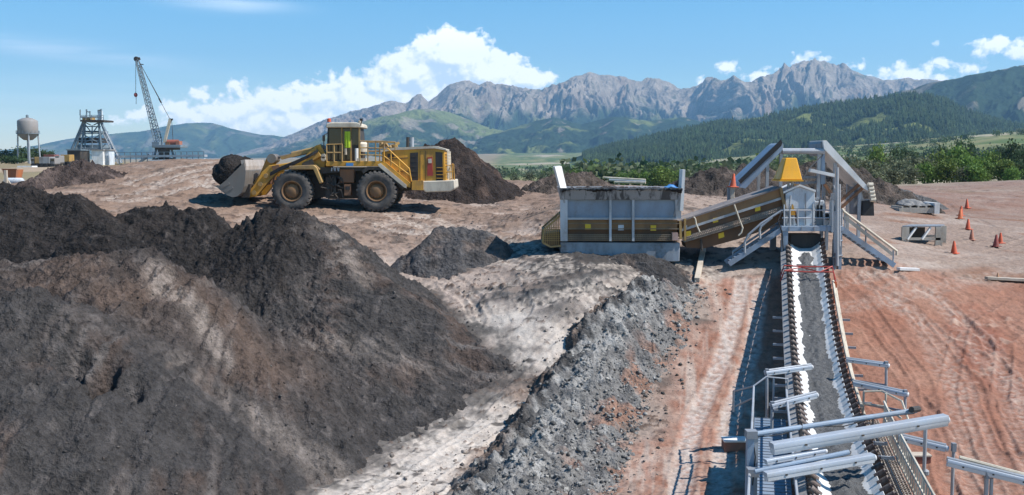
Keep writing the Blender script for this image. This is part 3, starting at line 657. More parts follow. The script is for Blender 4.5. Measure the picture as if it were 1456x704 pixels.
for (u_, v_, ra, re) in BLOBS:
    a0, e0 = ae(u_, v_)
    X_ = g.math('MULTIPLY', g.math('SUBTRACT', spp.outputs[0], a0), 1/ra); Y_ = g.math('MULTIPLY', g.math('SUBTRACT', spp.outputs[1], e0), 1/re)
    q = g.math('SUBTRACT', 1.0, g.math('SQRT', g.math('ADD', g.math('MULTIPLY', X_, X_), g.math('MULTIPLY', Y_, Y_))))
    q = g.math('MULTIPLY', q, min(ra, re)/26)
    if dens is None: dens = q
    else:
        n = g.n.new('ShaderNodeMath'); n.operation = 'SMOOTH_MAX'; g.lk(dens, n.inputs[0]); g.lk(q, n.inputs[1]); n.inputs[2].default_value = .18; dens = n.outputs[0]
vor = g.n.new('ShaderNodeTexVoronoi'); vor.feature = 'SMOOTH_F1'; vor.inputs['Scale'].default_value = 1; vor.inputs['Detail'].default_value = 3; vor.inputs['Roughness'].default_value = .55; vor.inputs['Smoothness'].default_value = .35
g.lk(vscale(ws.outputs[0], (1/21,1/19,1)), vor.inputs['Vector'])
fb = g.noise(vscale(gi.outputs[0], (1/13,1/11,1)), 1, 7, .6)
dens = g.math('ADD', dens, g.math('MULTIPLY', g.math('SUBTRACT', .42, vor.outputs['Distance']), .62))
dens = g.math('ADD', dens, g.math('MULTIPLY', g.math('SUBTRACT', fb, .5), .7))
g.lk(dens, go.inputs[0])
def cover(off):
    n = t.n.new('ShaderNodeGroup'); n.node_tree = grp
    if off:
        a = t.n.new('ShaderNodeVectorMath'); a.operation = 'ADD'; t.lk(cb.outputs[0], a.inputs[0]); a.inputs[1].default_value = (*off, 0); t.lk(a.outputs[0], n.inputs[0])
    else: t.lk(cb.outputs[0], n.inputs[0])
    return n.outputs[0]
d0 = cover(None); d1 = cover((4.5, 6.5)); d2 = cover((12, 20))
alpha = t.rng(d0, -.22, .08)
lit = t.math('ADD', t.math('MULTIPLY', t.math('SUBTRACT', d0, d1), .55), t.math('MULTIPLY', t.math('SUBTRACT', d0, d2), .42))
lit = t.rng(lit, -.30, .22)
# cloud fades into the air near its base
lowf = t.rng(eln, 20, 105, .7, 1.0)
rp = t.mix(lit, (.60,.68,.79), (1.0,.99,.97)); 
cl_a = t.math('MULTIPLY', t.math('MULTIPLY', alpha, t.rng(lit, 0, 1, .8, 1.0)), lowf, True)
# thin high streaks
cir = t.n.new('ShaderNodeTexNoise'); mp = t.n.new('ShaderNodeMapping'); mp.inputs['Scale'].default_value = (1/190,1/15,1); mp.inputs['Rotation'].default_value = (0,0,.09); t.lk(cb.outputs[0], mp.inputs[0]); t.lk(mp.outputs[0], cir.inputs['Vector']); cir.inputs['Scale'].default_value = 1; cir.inputs['Detail'].default_value = 6
def blob(u_, v_, ra, re, rot=0):
    a0, e0 = ae(u_, v_); dx = t.math('SUBTRACT', azn, a0); dy = t.math('SUBTRACT', eln, e0)
    dy = t.math('ADD', dy, t.math('MULTIPLY', dx, rot)); X_ = t.math('MULTIPLY', dx, 1/ra); Y_ = t.math('MULTIPLY', dy, 1/re)
    return t.math('EXPONENT', t.math('MULTIPLY', t.math('ADD', t.math('MULTIPLY', X_, X_), t.math('MULTIPLY', Y_, Y_)), -1))
veil = t.math('ADD', t.math('MULTIPLY', blob(70,68,150,11,.09), .75), t.math('MULTIPLY', blob(330,4,75,11,.05), .8))
veil = t.math('ADD', veil, t.math('MULTIPLY', blob(230,150,330,36), .30)); veil = t.math('ADD', veil, t.math('MULTIPLY', blob(15,185,70,30), .2))
veil = t.math('MULTIPLY', veil, t.rng(cir.outputs['Fac'], .25, .75), True)
CLOUD_B = 11.8
bright = t.n.new('ShaderNodeVectorMath'); bright.operation = 'SCALE'; t.lk(rp, bright.inputs[0]); bright.inputs['Scale'].default_value = CLOUD_B
hs = t.n.new('ShaderNodeHueSaturation'); t.lk(sky.outputs[0], hs.inputs['Color']); hs.inputs['Saturation'].default_value = 1.5; hs.inputs['Value'].default_value = 1.0; hs.inputs['Hue'].default_value = .492
m1 = t.mix(t.math('MULTIPLY', veil, .8), hs.outputs[0], (CLOUD_B*.80, CLOUD_B*.86, CLOUD_B*.92))
m2 = t.mix(cl_a, m1, bright.outputs[0])
bg = t.n.new('ShaderNodeBackground'); t.lk(m2, bg.inputs[0]); bg.inputs[1].default_value = SKY_STR
wo = t.n.new('ShaderNodeOutputWorld'); t.lk(bg.outputs[0], wo.inputs[0])
w.cycles.sampling_method = 'MANUAL'; w.cycles.sample_map_resolution = 512
L = bpy.data.lights.new('sun', 'SUN'); L.energy = 4.7; L.angle = math.radians(.53); L.color = (1, .955, .89)
so = bpy.data.objects.new('sun', L); so.rotation_euler = sd.to_track_quat('Z', 'Y').to_euler(); so.location = (40, 10, 60); link(so)
# the air
hz, th, hb = newmat('air'); th.n.remove(hb)
pv = th.n.new('ShaderNodeVolumePrincipled'); pv.inputs['Color'].default_value = (.36,.66,1,1); pv.inputs['Density'].default_value = 8e-5; pv.inputs['Anisotropy'].default_value = .1
th.lk(pv.outputs[0], th.n['Material Output'].inputs['Volume'])
hbx = MB().box((-9000,-400,-260), (9000,12500,1300)).build('haze', hz); tag(hbx, kind='stuff')
cam = bpy.data.cameras.new('camera'); cam.sensor_width = 36; cam.lens = 36*F/1456; cam.clip_end = 60000; cam.clip_start = .1
co_ = bpy.data.objects.new('camera', cam); co_.location = (0,0,CAMZ); co_.rotation_euler = (PI/2-PITCH, 0, 0); link(co_); sc.camera = co_
sc.view_settings.view_transform = 'Standard'; sc.view_settings.look = 'None'; sc.view_settings.exposure = .68; sc.view_settings.gamma = 1
sc.view_settings.use_curve_mapping = False
sc.render.engine = 'CYCLES'; cy = sc.cycles
cy.use_denoising = True; cy.max_bounces = 5; cy.diffuse_bounces = 3; cy.glossy_bounces = 2; cy.transmission_bounces = 3; cy.volume_bounces = 0; cy.transparent_max_bounces = 8
cy.use_adaptive_sampling = True; cy.adaptive_threshold = .012; cy.sample_clamp_indirect = 6
try: cy.denoiser = 'OPENIMAGEDENOISE'; cy.denoising_prefilter = 'ACCURATE'; cy.denoising_input_passes = 'RGB_ALBEDO_NORMAL'
except Exception: pass
# ================================================================== MATERIALS FOR THE MACHINES
YEL = paint('worn_yellow_paint', (.62,.31,.035), .5, dirt=(.13,.10,.075), damt=.38, scale=1.1)
YEL_D = paint('dusty_yellow_paint', (.40,.25,.085), .65, dirt=(.15,.115,.09), damt=.5, scale=1.4)
CREAM = paint('dusty_cream_paint', (.56,.50,.40), .6, dirt=(.24,.19,.15), damt=.4)
DKFR = paint('greasy_dark_steel', (.035,.030,.027), .55, dirt=(.10,.078,.06), damt=.5, scale=1.6)
RUBR = paint('dusty_tyre_rubber', (.075,.070,.066), .9, dirt=(.20,.17,.145), damt=.55, scale=1.7, streak=False, spec=.2)
RIMM = paint('rusty_ochre_rim', (.23,.125,.055), .7, dirt=(.14,.09,.06), damt=.5, scale=2.2, streak=False)
TANK = paint('rust_brown_paint', (.22,.10,.045), .6, dirt=(.13,.09,.065), damt=.4)
STEEL = paint('worn_bucket_steel', (.20,.185,.17), .45, .3, dirt=(.20,.16,.13), damt=.5, scale=1.5)
GALV = paint('galvanised_steel', (.38,.40,.43), .48, .25, dirt=(.24,.22,.20), damt=.35, scale=1.6)
GALVD = paint('weathered_grey_steel', (.25,.27,.30), .55, .1, dirt=(.17,.15,.135), damt=.4, scale=1.4)
BLUG = paint('blue_grey_paint', (.24,.31,.40), .5, dirt=(.19,.18,.17), damt=.4, scale=1.2)
PALEB = paint('pale_blue_white_panel', (.58,.64,.70), .55, dirt=(.27,.235,.21), damt=.42, scale=1.3)
WHITE = paint('dusty_white_paint', (.74,.73,.71), .5, dirt=(.38,.33,.28), damt=.25)
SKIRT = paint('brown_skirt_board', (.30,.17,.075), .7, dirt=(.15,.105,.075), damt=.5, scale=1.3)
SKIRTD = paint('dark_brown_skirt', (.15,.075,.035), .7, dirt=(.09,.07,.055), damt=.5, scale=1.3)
BRIGHTY = paint('bright_yellow_paint', (.74,.35,.012), .45, dirt=(.33,.2,.05), damt=.22)
SIGNY = paint('yellow_sign', (.74,.50,.03), .5, damt=.12)
REDP = paint('red_paint', (.36,.04,.03), .5, damt=.2)
LIME = paint('lime_high_visibility', (.45,.62,.03), .6, damt=.08)
BLACK = paint('black_rubber', (.022,.022,.024), .75, dirt=(.07,.065,.06), damt=.4)
CONEM = paint('cone_orange', (.60,.09,.03), .6, dirt=(.30,.14,.09), damt=.5, scale=4)
TIMB = paint('bleached_timber', (.50,.43,.35), .85, dirt=(.27,.21,.16), damt=.45)
CONC = paint('stained_concrete', (.31,.34,.38), .85, dirt=(.12,.115,.115), damt=.6, scale=.8)
BELT = paint('dusted_belt', (.62,.61,.59), .8, dirt=(.36,.34,.32), damt=.4, scale=2.2)
TARP = paint('blue_tarpaulin', (.06,.24,.55), .5, damt=.15)
m, t_, b_ = newmat('dark_window_glass'); b_.inputs['Base Color'].default_value = (.012,.014,.016,1); b_.inputs['Roughness'].default_value = .06; GLASS = m
m, t_, b_ = newmat('crushed_ore'); oco = coords(t_); on_ = t_.noise(oco, 5, 6, .7); ov_ = t_.noise(oco, 26, 4, .7)
t_.lk(t_.mix(t_.rng(ov_, .35, .65), t_.mix(t_.rng(on_, .35, .65), (.035,.036,.038), (.085,.085,.085)), (.16,.16,.16)), b_.inputs['Base Color']); b_.inputs['Roughness'].default_value = .95
_bp = t_.n.new('ShaderNodeBump'); _bp.inputs['Strength'].default_value = 1; _bp.inputs['Distance'].default_value = .08; t_.lk(ov_, _bp.inputs['Height']); t_.lk(_bp.outputs[0], b_.inputs['Normal']); ORE = m
def pix(mb, poly, d0, d1):
    """outline read at distance d0, extruded away to d1 with the same real width"""
    a = [P(u, v, d0) for u, v in poly]; n = len(a)
    mb.add(a+[p+Vector((0, d1-d0, 0)) for p in a], [tuple(range(n)), tuple(n+k for k in reversed(range(n)))]+[(k, n+k, n+(k+1) % n, (k+1) % n) for k in range(n)])
    return mb
def pt(u, v, d): return P(u, v, d)
def pixs(mb, poly, dread, d0, d1):
    """outline read at dread, extruded from d0 to d1"""
    a = [P(u, v, dread) for u, v in poly]; n = len(a); a0 = [Vector((p.x, d0, p.z)) for p in a]
    mb.add(a0+[Vector((p.x, d1, p.z)) for p in a], [tuple(range(n)), tuple(n+k for k in reversed(range(n)))]+[(k, n+k, n+(k+1) % n, (k+1) % n) for k in range(n)])
    return mb
# ================================================================== WHEEL LOADER
LD = 66.6; NEAR = 64.4
lo = Vector((P(474,300,NEAR).x, LD, P(474,301,NEAR).z))
loader = wthing('wheel_loader', lo, 'big dusty yellow wheel loader carrying a full bucket of dark soil', 'wheel loader')
WR, WW = 1.29, 1.02
def wheel(u, v, far):
    p = P(u, v, NEAR); y0 = NEAR if not far else 2*LD-NEAR-WW; s = 1
    m = MB(); c = (p.x, 0, p.z)
    prof = [(.60,y0+.12),(.86,y0+.02),(1.05,y0),(1.18,y0+.06),(WR-.07,y0+.16),(WR-.07,y0+WW-.16),(1.18,y0+WW-.06),(1.05,y0+WW),(.86,y0+WW-.02),(.60,y0+WW-.12)]
    m.lathe(prof+[prof[0]], c, 'y', 40, False)
    for k in range(26):      # tread lugs, two staggered rows
        for row in (0, 1):
            a = 2*PI*(k+.5*row)/26; M = Matrix.Translation((p.x, 0, p.z)) @ Matrix.Rotation(-a, 4, 'Y')
            ya, yb = (y0+.02, y0+WW*.50) if row == 0 else (y0+WW*.50, y0+WW-.02); sk = .07 if row == 0 else -.07
            q = [Vector((WR-.17, ya, -.085-sk)), Vector((WR-.17, ya, .085-sk)), Vector((WR-.1, yb, .085+sk)), Vector((WR-.1, yb, -.085+sk)), Vector((WR-.015, ya+.05, -.07-sk)), Vector((WR-.015, ya+.05, .07-sk)), Vector((WR, yb, .07+sk)), Vector((WR, yb, -.07+sk))]
            m.hexa([M @ x for x in q])
    o = m.build('wheel', RUBR, loader, smooth=True)
    r = MB(); f = y0+.13 if not far else y0+WW-.13; sg = 1 if not far else -1
    r.lathe([(.66,f-.05*sg),(.64,f-.09*sg),(.585,f-.07*sg),(.55,f+.10*sg),(.46,f+.17*sg),(.43,f+.05*sg),(.36,f-.02*sg),(.10,f-.06*sg),(.003,f-.06*sg)], c, 'y', 32, False)
    for k in range(14):
        a = 2*PI*k/14; r.tube([(p.x+.40*math.cos(a), f+.03*sg, p.z+.40*math.sin(a)), (p.x+.40*math.cos(a), f-.05*sg, p.z+.40*math.sin(a))], .025, 6)
    r.build('rim', RIMM, o, smooth=True)
for far in (0, 1):
    wheel(414.5, 271.8, far); wheel(535, 271.8, far)
pa, pb = P(414.5,271.8,NEAR), P(535,271.8,NEAR)
for p in (pa, pb): MB().tube([(p.x, NEAR+.3, p.z), (p.x, 2*LD-NEAR-.3, p.z)], .34, 12).build('axle', DKFR, loader)
B0, B1 = LD-1.05, LD+1.05
pix(MB(), [(462,238),(520,238),(610,256),(608,268),(560,274),(520,282),(466,283)], B0, B1).build('rear_frame', DKFR, loader)
pix(MB(), [(436,246),(447,209),(455,206),(464,222),(468,245),(466,280),(440,282),(428,270)], B0+.15, B1-.15).build('front_frame', DKFR, loader)
pix(MB(), [(442,222),(447,208),(455,205),(463,220),(461,240),(450,244)], LD-1.15, LD-.55).build('loader_tower', YEL, loader)
# engine house
NH = LD-1.75
pix(MB(), [(543,216),(560,213),(618,211),(632,214),(634,258),(543,260)], NH, LD+1.75).build('engine_hood', YEL, loader, bevel=.04)
pix(MB(), [(541,213.5),(560,210),(618,207.5),(634,212),(634,214),(618,211),(560,213.5),(541,216.5)], NH-.06, LD+1.81).build('hood_top', CREAM, loader)
for q in ([(583,217.5),(594.5,216.8),(594.5,257),(583,257)], [(619,216),(629,217),(630,257),(620,257)], [(551,219),(561,218),(561,223),(551,224)]):
    pix(MB(), q, NH-.03, NH+.05).build('engine_opening', BLACK, loader)
pix(MB(), [(608,224),(614.5,223),(615.5,250),(607.5,250)], NH-.05, NH+.03).build('red_panel', REDP, loader)
pix(MB(), [(608.5,226),(613.5,225.5),(614,232),(609,232)], NH-.07, NH-.04).build('pale_plate', CREAM, loader)
for k in range(4): pix(MB(), [(620.5,238+5*k),(630.5,238+5*k),(630.5,238.9+5*k),(620.5,238.9+5*k)], NH-.07, NH-.02).build('rung', YEL, loader)
g_ = MB()
for k in range(9):
    p = P(633.5, 216+k*4.4, NH); g_.tube([(p.x+.1, NH+.05, p.z), (p.x+.1, LD+1.7, p.z)], .035, 5)
for k in range(7):
    a = P(633.5, 215, NH); b = P(634.5, 255, NH); y = NH+.1+k*.55; g_.tube([(a.x+.1, y, a.z), (b.x+.1, y, b.z)], .03, 5)
g_.build('radiator_guard', CREAM, loader)
pix(MB(), [(586,258),(640,256.5),(646,256),(647,268),(641,272.5),(605,273.5),(602,270),(586,268)], LD-2.15, LD+2.15).build('rear_bumper', CREAM, loader, bevel=.05)
pix(MB(), [(585.5,257),(602,256.5),(602,270.5),(585.5,270)], LD-2.2, LD-1.6).build('bumper_box', YEL, loader)
def rails(pts_list, r, mat, parent, name='handrail'):
    m = MB()
    for pl in pts_list: m.tube([q if isinstance(q, Vector) else P(*q) for q in pl], r, 6)
    return m.build(name, mat, parent)
yn = LD-2.0
rails([[(634,256,yn),(634,236,yn),(645,234,yn),(646,256,yn)],[(634,245,yn),(645.5,244,yn)],[(640,256,yn),(640,235,yn)],[(643,256,LD),(643,233,LD),(643,233,LD+2),(643,256,LD+2)],[(645,234,yn),(643,233,LD+2)]], .04, YEL, loader)
for u in (580, 586): MB().tube([P(u,212,LD-.3), P(u,197,LD-.3), P(u+.3,195,LD-.3)], .115, 10).build('exhaust_stack', DKFR if u == 580 else GALV, loader)
# deck, stairs, fenders
pix(MB(), [(463,229.5),(543,229),(549,233),(547,236.5),(463,236.5)], LD-2.05, LD+2.05).build('deck', YEL, loader, bevel=.03)
pix(MB(), [(541,231),(548,231),(584,261),(583,267),(578,265),(543,237)], LD-2.1, LD-1.5).build('stair', YEL, loader)
pix(MB(), [(537,234),(541,232),(578,263),(578,268),(574,266),(540,238)], LD-2.16, LD-2.09).build('stair_stringer', CREAM, loader)
ys = LD-2.05
rails([[(546,231,ys),(546,213,ys),(551,211,ys),(582,240,ys),(585,258,ys)],[(546,222,ys),(584,250,ys)],[(556,236,ys),(556,216,ys)],[(568,246,ys),(568,227,ys)]], .05, YEL, loader, 'stair_rail')
rails([[(464.5,230,ys),(464.5,205.5,ys),(486.5,205,ys),(486.5,230,ys)],[(464.5,217,ys),(486.5,217,ys)],[(475,230,ys),(475,205.5,ys)]], .05, YEL_D, loader)
rails([[(512,230,ys),(512,200.5,ys),(546,201,ys),(562,202,ys),(562,213,ys)],[(512,210,ys),(546,211,ys)],[(512,220,ys),(546,221,ys)],[(523,230,ys),(523,200.5,ys)],[(534,230,ys),(534,201,ys)],[(546,230,ys),(546,201,ys)]], .045, YEL_D, loader)
rails([[(515,230,LD+2),(515,202,LD+2),(565,203,LD+2),(565,213,LD+2)],[(540,230,LD+2),(540,202,LD+2)],[(515,215,LD+2),(562,215,LD+2)]], .045, YEL_D, loader)
a_ = MB()
a_.lathe([(.02,0),(.45,.0),(.45,.5),(.30,.62),(.02,.64)], tuple(P(514,216,LD-.6)), 'z', 14); a_.build('air_cleaner', CREAM, loader, smooth=True)
c_ = MB()
for i in range(14):
    u = 541+RNG.uniform(0, 22); p = P(u, 211-RNG.uniform(0, 7), LD-1.2+RNG.uniform(0, 1.6)); q = P(u+RNG.uniform(-6, 8), 209-RNG.uniform(0, 7), LD-1.2+RNG.uniform(0, 1.6)); c_.tube([p, q], RNG.uniform(.04, .10), 6)
c_.build('engine_pipework', YEL_D, loader)
MB().tube([P(507,229,LD-1.6), P(507,211,LD-1.6)], .11, 8).build('white_canister', WHITE, loader)
MB().box(tuple(P(508,230,LD-1.7)), tuple(P(520,225,LD-1.7)+Vector((0,.5,0)))).build('step_box', CREAM, loader)
# cab
c0, c1 = LD-1.25, LD+1.0
cab = pix(MB(), [(465,231),(465,204),(467,181),(510,181),(512,204),(512,231)], c0, c1).build('cab', DKFR, loader)
pix(MB(), [(462.5,181.5),(464,176),(470,174),(508,174),(513,176.5),(513.5,181.5)], c0-.35, c1+.3).build('cab_roof', CREAM, cab, bevel=.05)
for q in ([(467.5,183),(485,183),(485,227),(466.5,227)], [(500.5,183),(509.5,183),(511,206),(500.5,206)], [(487.5,183),(498,183),(498,227),(487.5,227)]): pix(MB(), q, c0-.03, c0+.02).build('window', GLASS, cab)
pz = P(465.2,204,c0); MB().hexa([Vector((pz.x-.03, c0+.15, P(0,230,c0).z)), Vector((pz.x, c0+.15, P(0,230,c0).z)), Vector((pz.x, c1-.15, P(0,230,c0).z)), Vector((pz.x-.03, c1-.15, P(0,230,c0).z)), Vector((pz.x+.05, c0+.15, P(0,183,c0).z)), Vector((pz.x+.08, c0+.15, P(0,183,c0).z)), Vector((pz.x+.08, c1-.15, P(0,183,c0).z)), Vector((pz.x+.05, c1-.15, P(0,183,c0).z))]).build('windscreen', GLASS, cab)
for u in (466, 486, 499, 511): MB().bar(P(u if u > 480 else u-.5,230,c0-.04), P(u+ (1 if u < 480 else 0),180,c0-.04), .09, .09).build('cab_post', YEL_D if u != 466 else DKFR, cab)
lm = MB()
for k in range(5):   # hanging folds of the lime sheet
    lm.tube([P(491.2+k*1.45,187,c0-.12-(k % 2)*.03), P(491+k*1.5,199,c0-.13-(k % 2)*.05), P(491.2+k*1.5,210,c0-.12-(k % 2)*.02)], .05, 6)
lm.build('lime_sheet', LIME, cab)
MB().bar(P(492,211,c0-.1), P(492,220,c0-.1), .4, .1).build('door_panel', CREAM, cab)
for u, v, h in ((468,173.5,-3.5), (512,176,-4)): MB().lathe([(.02,0),(.13,0),(.12,.2),(.02,.24)], tuple(P(u, v, c0)), 'z', 10).build('beacon', CONEM if u == 468 else CREAM, cab)
mm = MB(); mm.tube([P(512,181,c0-.3), P(514.5,172,c0-.3)], .04, 6); mm.box(tuple(P(511.5,172,c0-.35)), tuple(P(515.5,168.5,c0-.35)+Vector((0,.12,0)))); mm.build('roof_lamp', DKFR, cab)
mm = MB(); mm.tube([P(465,190,c0-.2), P(461,192,c0-.7), P(460,210,c0-.7), P(464,214,c0-.3)], .035, 6); mm.box(tuple(P(458.5,201,c0-.75)), tuple(P(462,192.5,c0-.75)+Vector((0,.07,0)))); mm.build('mirror', DKFR, cab)
# flank equipment
pix(MB(), [(483,240.5),(503.5,240.5),(503.5,260),(483,260)], LD-1.8, LD-.9).build('fuel_tank', TANK, loader, bevel=.04)
pix(MB(), [(489.5,262),(499,262),(499,278),(489.5,278)], LD-1.9, LD-1.5).build('step', TANK, loader)
pix(MB(), [(491,265),(497.5,265),(497.5,270),(491,270)], LD-1.93, LD-1.88).build('step_opening', BLACK, loader)
pix(MB(), [(492,231.8),(502,231.8),(502,236),(492,236)], LD-2.12, LD-2.05).build('blue_plate', TARP, loader)
f_ = MB()
for i, (u, v) in enumerate([(472,240.5),(474.5,239.2),(477,240.5),(479.5,239.2),(482,240.5)]):
    f_.bar(P(u, v-2.2, LD-1.9), P(u+(1 if i % 2 else -.6), v+3, LD-1.9), .07, .03, (0,1,0))
f_.build('worn_lettering', GALV, loader)
pix(MB(), [(456,238),(524,238),(524,242),(456,247)], LD-1.75, LD-1.0).build('deck_beam', DKFR, loader)
pix(MB(), [(463,282),(478,282),(478,252),(463,252)], LD-1.7, LD-1.0).build('steering_box', DKFR, loader)
h_ = MB()
for i in range(12):
    u = RNG.uniform(462, 484); v = RNG.uniform(244, 276); h_.tube([P(u, v, LD-1.78), P(u+RNG.uniform(-8, 8), v+RNG.uniform(-4, 8), LD-1.85), P(u+RNG.uniform(-3, 9), v+RNG.uniform(2, 12), LD-1.75)], .05, 6)
h_.build('hydraulic_hose', DKFR, loader)
pix(MB(), [(411,236),(446,234.5),(450.5,238.5),(458.5,259.5),(454.5,261.5),(445.5,241),(411,241)], NEAR-.02, NEAR+1.2).build('front_fender', YEL_D, loader, bevel=.03)
pixs(MB(), [(411,236),(446,234.5),(450.5,238.5),(458.5,259.5),(454.5,261.5),(445.5,241),(411,241)], NEAR, 2*LD-NEAR-1.2, 2*LD-NEAR).build('front_fender', YEL_D, loader, bevel=.03)
pix(MB(), [(514,243),(522,237),(544,237),(576,266),(572,269),(543,242),(524,241.5),(517,247)], NEAR+.15, NEAR+1.1).build('rear_fender', DKFR, loader)
# boom
ARM = [(449,209),(457,222),(436,234),(418,239),(394,246),(380,261),(365,279),(352,281),(352,274),(362,262),(372,245),(382,235.5),(408,232),(430,226),(441,214)]
for y in (LD-1.35, LD+.95): pixs(MB(), ARM, LD-1.35, y, y+.40).build('lift_arm', YEL, loader, bevel=.03)
pix(MB(), [(379,224),(384,220.5),(390,222),(391.5,230),(384,244),(374,258),(364,270),(357,268),(358,262),(369,248),(375,234)], LD-.30, LD+.30).build('bellcrank', YEL, loader, bevel=.03)
p = P(386,225.5,LD-.6); MB().tube([(p.x, LD-.62, p.z), (p.x, LD+.62, p.z)], .30, 16).build('bellcrank_pin', STEEL, loader)
MB().tube([P(447,213,LD), P(415,220,LD)], .19, 10).build('tilt_cylinder', YEL_D, loader); MB().tube([P(415,220,LD), P(389,225,LD)], .10, 10).build('cylinder_rod', STEEL, loader)
pix(MB(), [(398,223),(440,212),(446,209),(449,213),(441,217),(400,227)], LD-1.0, LD-.7).build('boom_cover', YEL_D, loader)
for y in (LD-.8, LD+.8): MB().tube([P(446,252,y), P(412,246,y)], .16, 10).build('lift_cylinder', DKFR, loader)
p = P(370,259,LD-1.35); q = P(362,272,LD-1.35)
pix(MB(), [(374,246),(386,248),(382,262),(372,264)], LD-.75, LD+.75).build('boom_crossbeam', TANK, loader)
for (u,v) in ((370,262),(361,274),(378,250)): p = P(u,v,LD-1.42); MB().tube([(p.x, LD-1.45, p.z), (p.x, LD-.9, p.z)], .15, 12).build('pin_boss', YEL_D, loader)
# hoses, grease lines and lamps on the boom and body
hs_ = MB()
for k in range(4): hs_.tube([P(452,213+k,LD-1.38), P(440,220+k,LD-1.45), P(420,229+k*1.4,LD-1.42), P(398,238+k*1.5,LD-1.42), P(384,246+k*1.2,LD-1.4)], .035, 5)
hs_.build('boom_hose', BLACK, loader)
MB().tube([P(444,238,LD-1.38), P(424,241,LD-1.38)], .15, 10).build('lift_cylinder', DKFR, loader); MB().tube([P(424,241,LD-1.38), P(405,243.5,LD-1.38)], .085, 10).build('cylinder_rod', STEEL, loader)
pixs(MB(), [(430,232),(444,226),(447,233),(438,239),(428,239)], LD-1.40, LD-1.42, LD-1.36).build('arm_recess', DKFR, loader)
pixs(MB(), [(386,236),(396,234),(398,239),(388,243)], LD-1.40, LD-1.42, LD-1.36).build('arm_recess', TANK, loader)
for (u, v) in ((460,226),(460,222)): MB().lathe([(.02,-.1),(.15,-.1),(.15,.08),(.02,.1)], tuple(P(u,v,LD-1.4)), 'y', 10).build('headlight', CREAM, loader)
for q in ([(545,226),(580,224),(580,225),(545,227)], [(545,243),(582,243),(582,244),(545,244)], [(597,214.5),(597.6,214.5),(597.6,257),(597,257)], [(605,214.5),(605.5,214.5),(605.5,257),(605,257)]): pix(MB(), q, NH-.02, NH+.02).build('panel_seam', DKFR, loader)
for k in range(5): pix(MB(), [(584.5,222+k*7),(593,221.7+k*7),(593,223+k*7),(584.5,223.3+k*7)], NH-.05, NH-.02).build('louvre', DKFR, loader)
# bucket: open shell with side plates
BS = [(309,266.5),(316,272.5),(323,277.5),(331,280.5),(338,279),(343.5,274),(347.5,265),(349,254),(349.5,243),(347,231)]
yb0, yb1 = LD-2.45, LD+2.45
bk = MB(); pin = [P(u,v,yb0) for u,v in BS]; cen = P(331,252,yb0)
pi2 = [q+(cen-q).normalized()*.07 for q in pin]; n = len(pin); Dy = Vector((0,yb1-yb0,0))
V = pin+pi2+[q+Dy for q in pin]+[q+Dy for q in pi2]; Fs = []
for k in range(n-1): Fs += [(k,k+1,2*n+k+1,2*n+k), (n+k+1,n+k,3*n+k,3*n+k+1), (k+1,k,n+k,n+k+1), (2*n+k,2*n+k+1,3*n+k+1,3*n+k)]
Fs += [(0,2*n,3*n,n), (n-1,2*n-1,4*n-1,3*n-1)]
bk.add(V, Fs); bucket = bk.build('bucket', STEEL, loader)
for y in (yb0-.05, yb1): pixs(MB(), BS+[(335,243),(322,256)], yb0, y, y+.05).build('side_plate', STEEL, bucket)
pix(MB(), [(313,264),(325,259),(327,262),(315,268)], yb0-.09, yb0-.05).build('wear_plate', STEEL, bucket); pix(MB(), [(318,271),(330,265),(332,268),(320,274)], yb0-.09, yb0-.05).build('wear_plate', STEEL, bucket)
for k in range(8):
    y = yb0+.1+k*.65; a = P(309,266.5,yb0); MB().hexa([Vector((a.x+.12, y, a.z-.07)), Vector((a.x+.12, y+.2, a.z-.07)), Vector((a.x-.28, y+.15, a.z+.09)), Vector((a.x-.28, y+.05, a.z+.09)), Vector((a.x+.12, y, a.z+.05)), Vector((a.x+.12, y+.2, a.z+.05)), Vector((a.x-.28, y+.15, a.z+.12)), Vector((a.x-.28, y+.05, a.z+.12))]).build('tooth', STEEL, bucket)
pixs(MB(), [(342,228),(348,227),(349.5,236),(349,246),(346,246)], yb0, yb0+.02, yb1-.02).build('spill_guard', paint('sunlit_bare_steel', (.50,.45,.41), .5, .1, dirt=(.25,.2,.16), damt=.5), bucket)
pix(MB(), [(349,262),(356,262),(354,281),(343,281),(346,270)], LD-1.6, LD+1.6).build('bucket_bracket', DKFR, bucket)
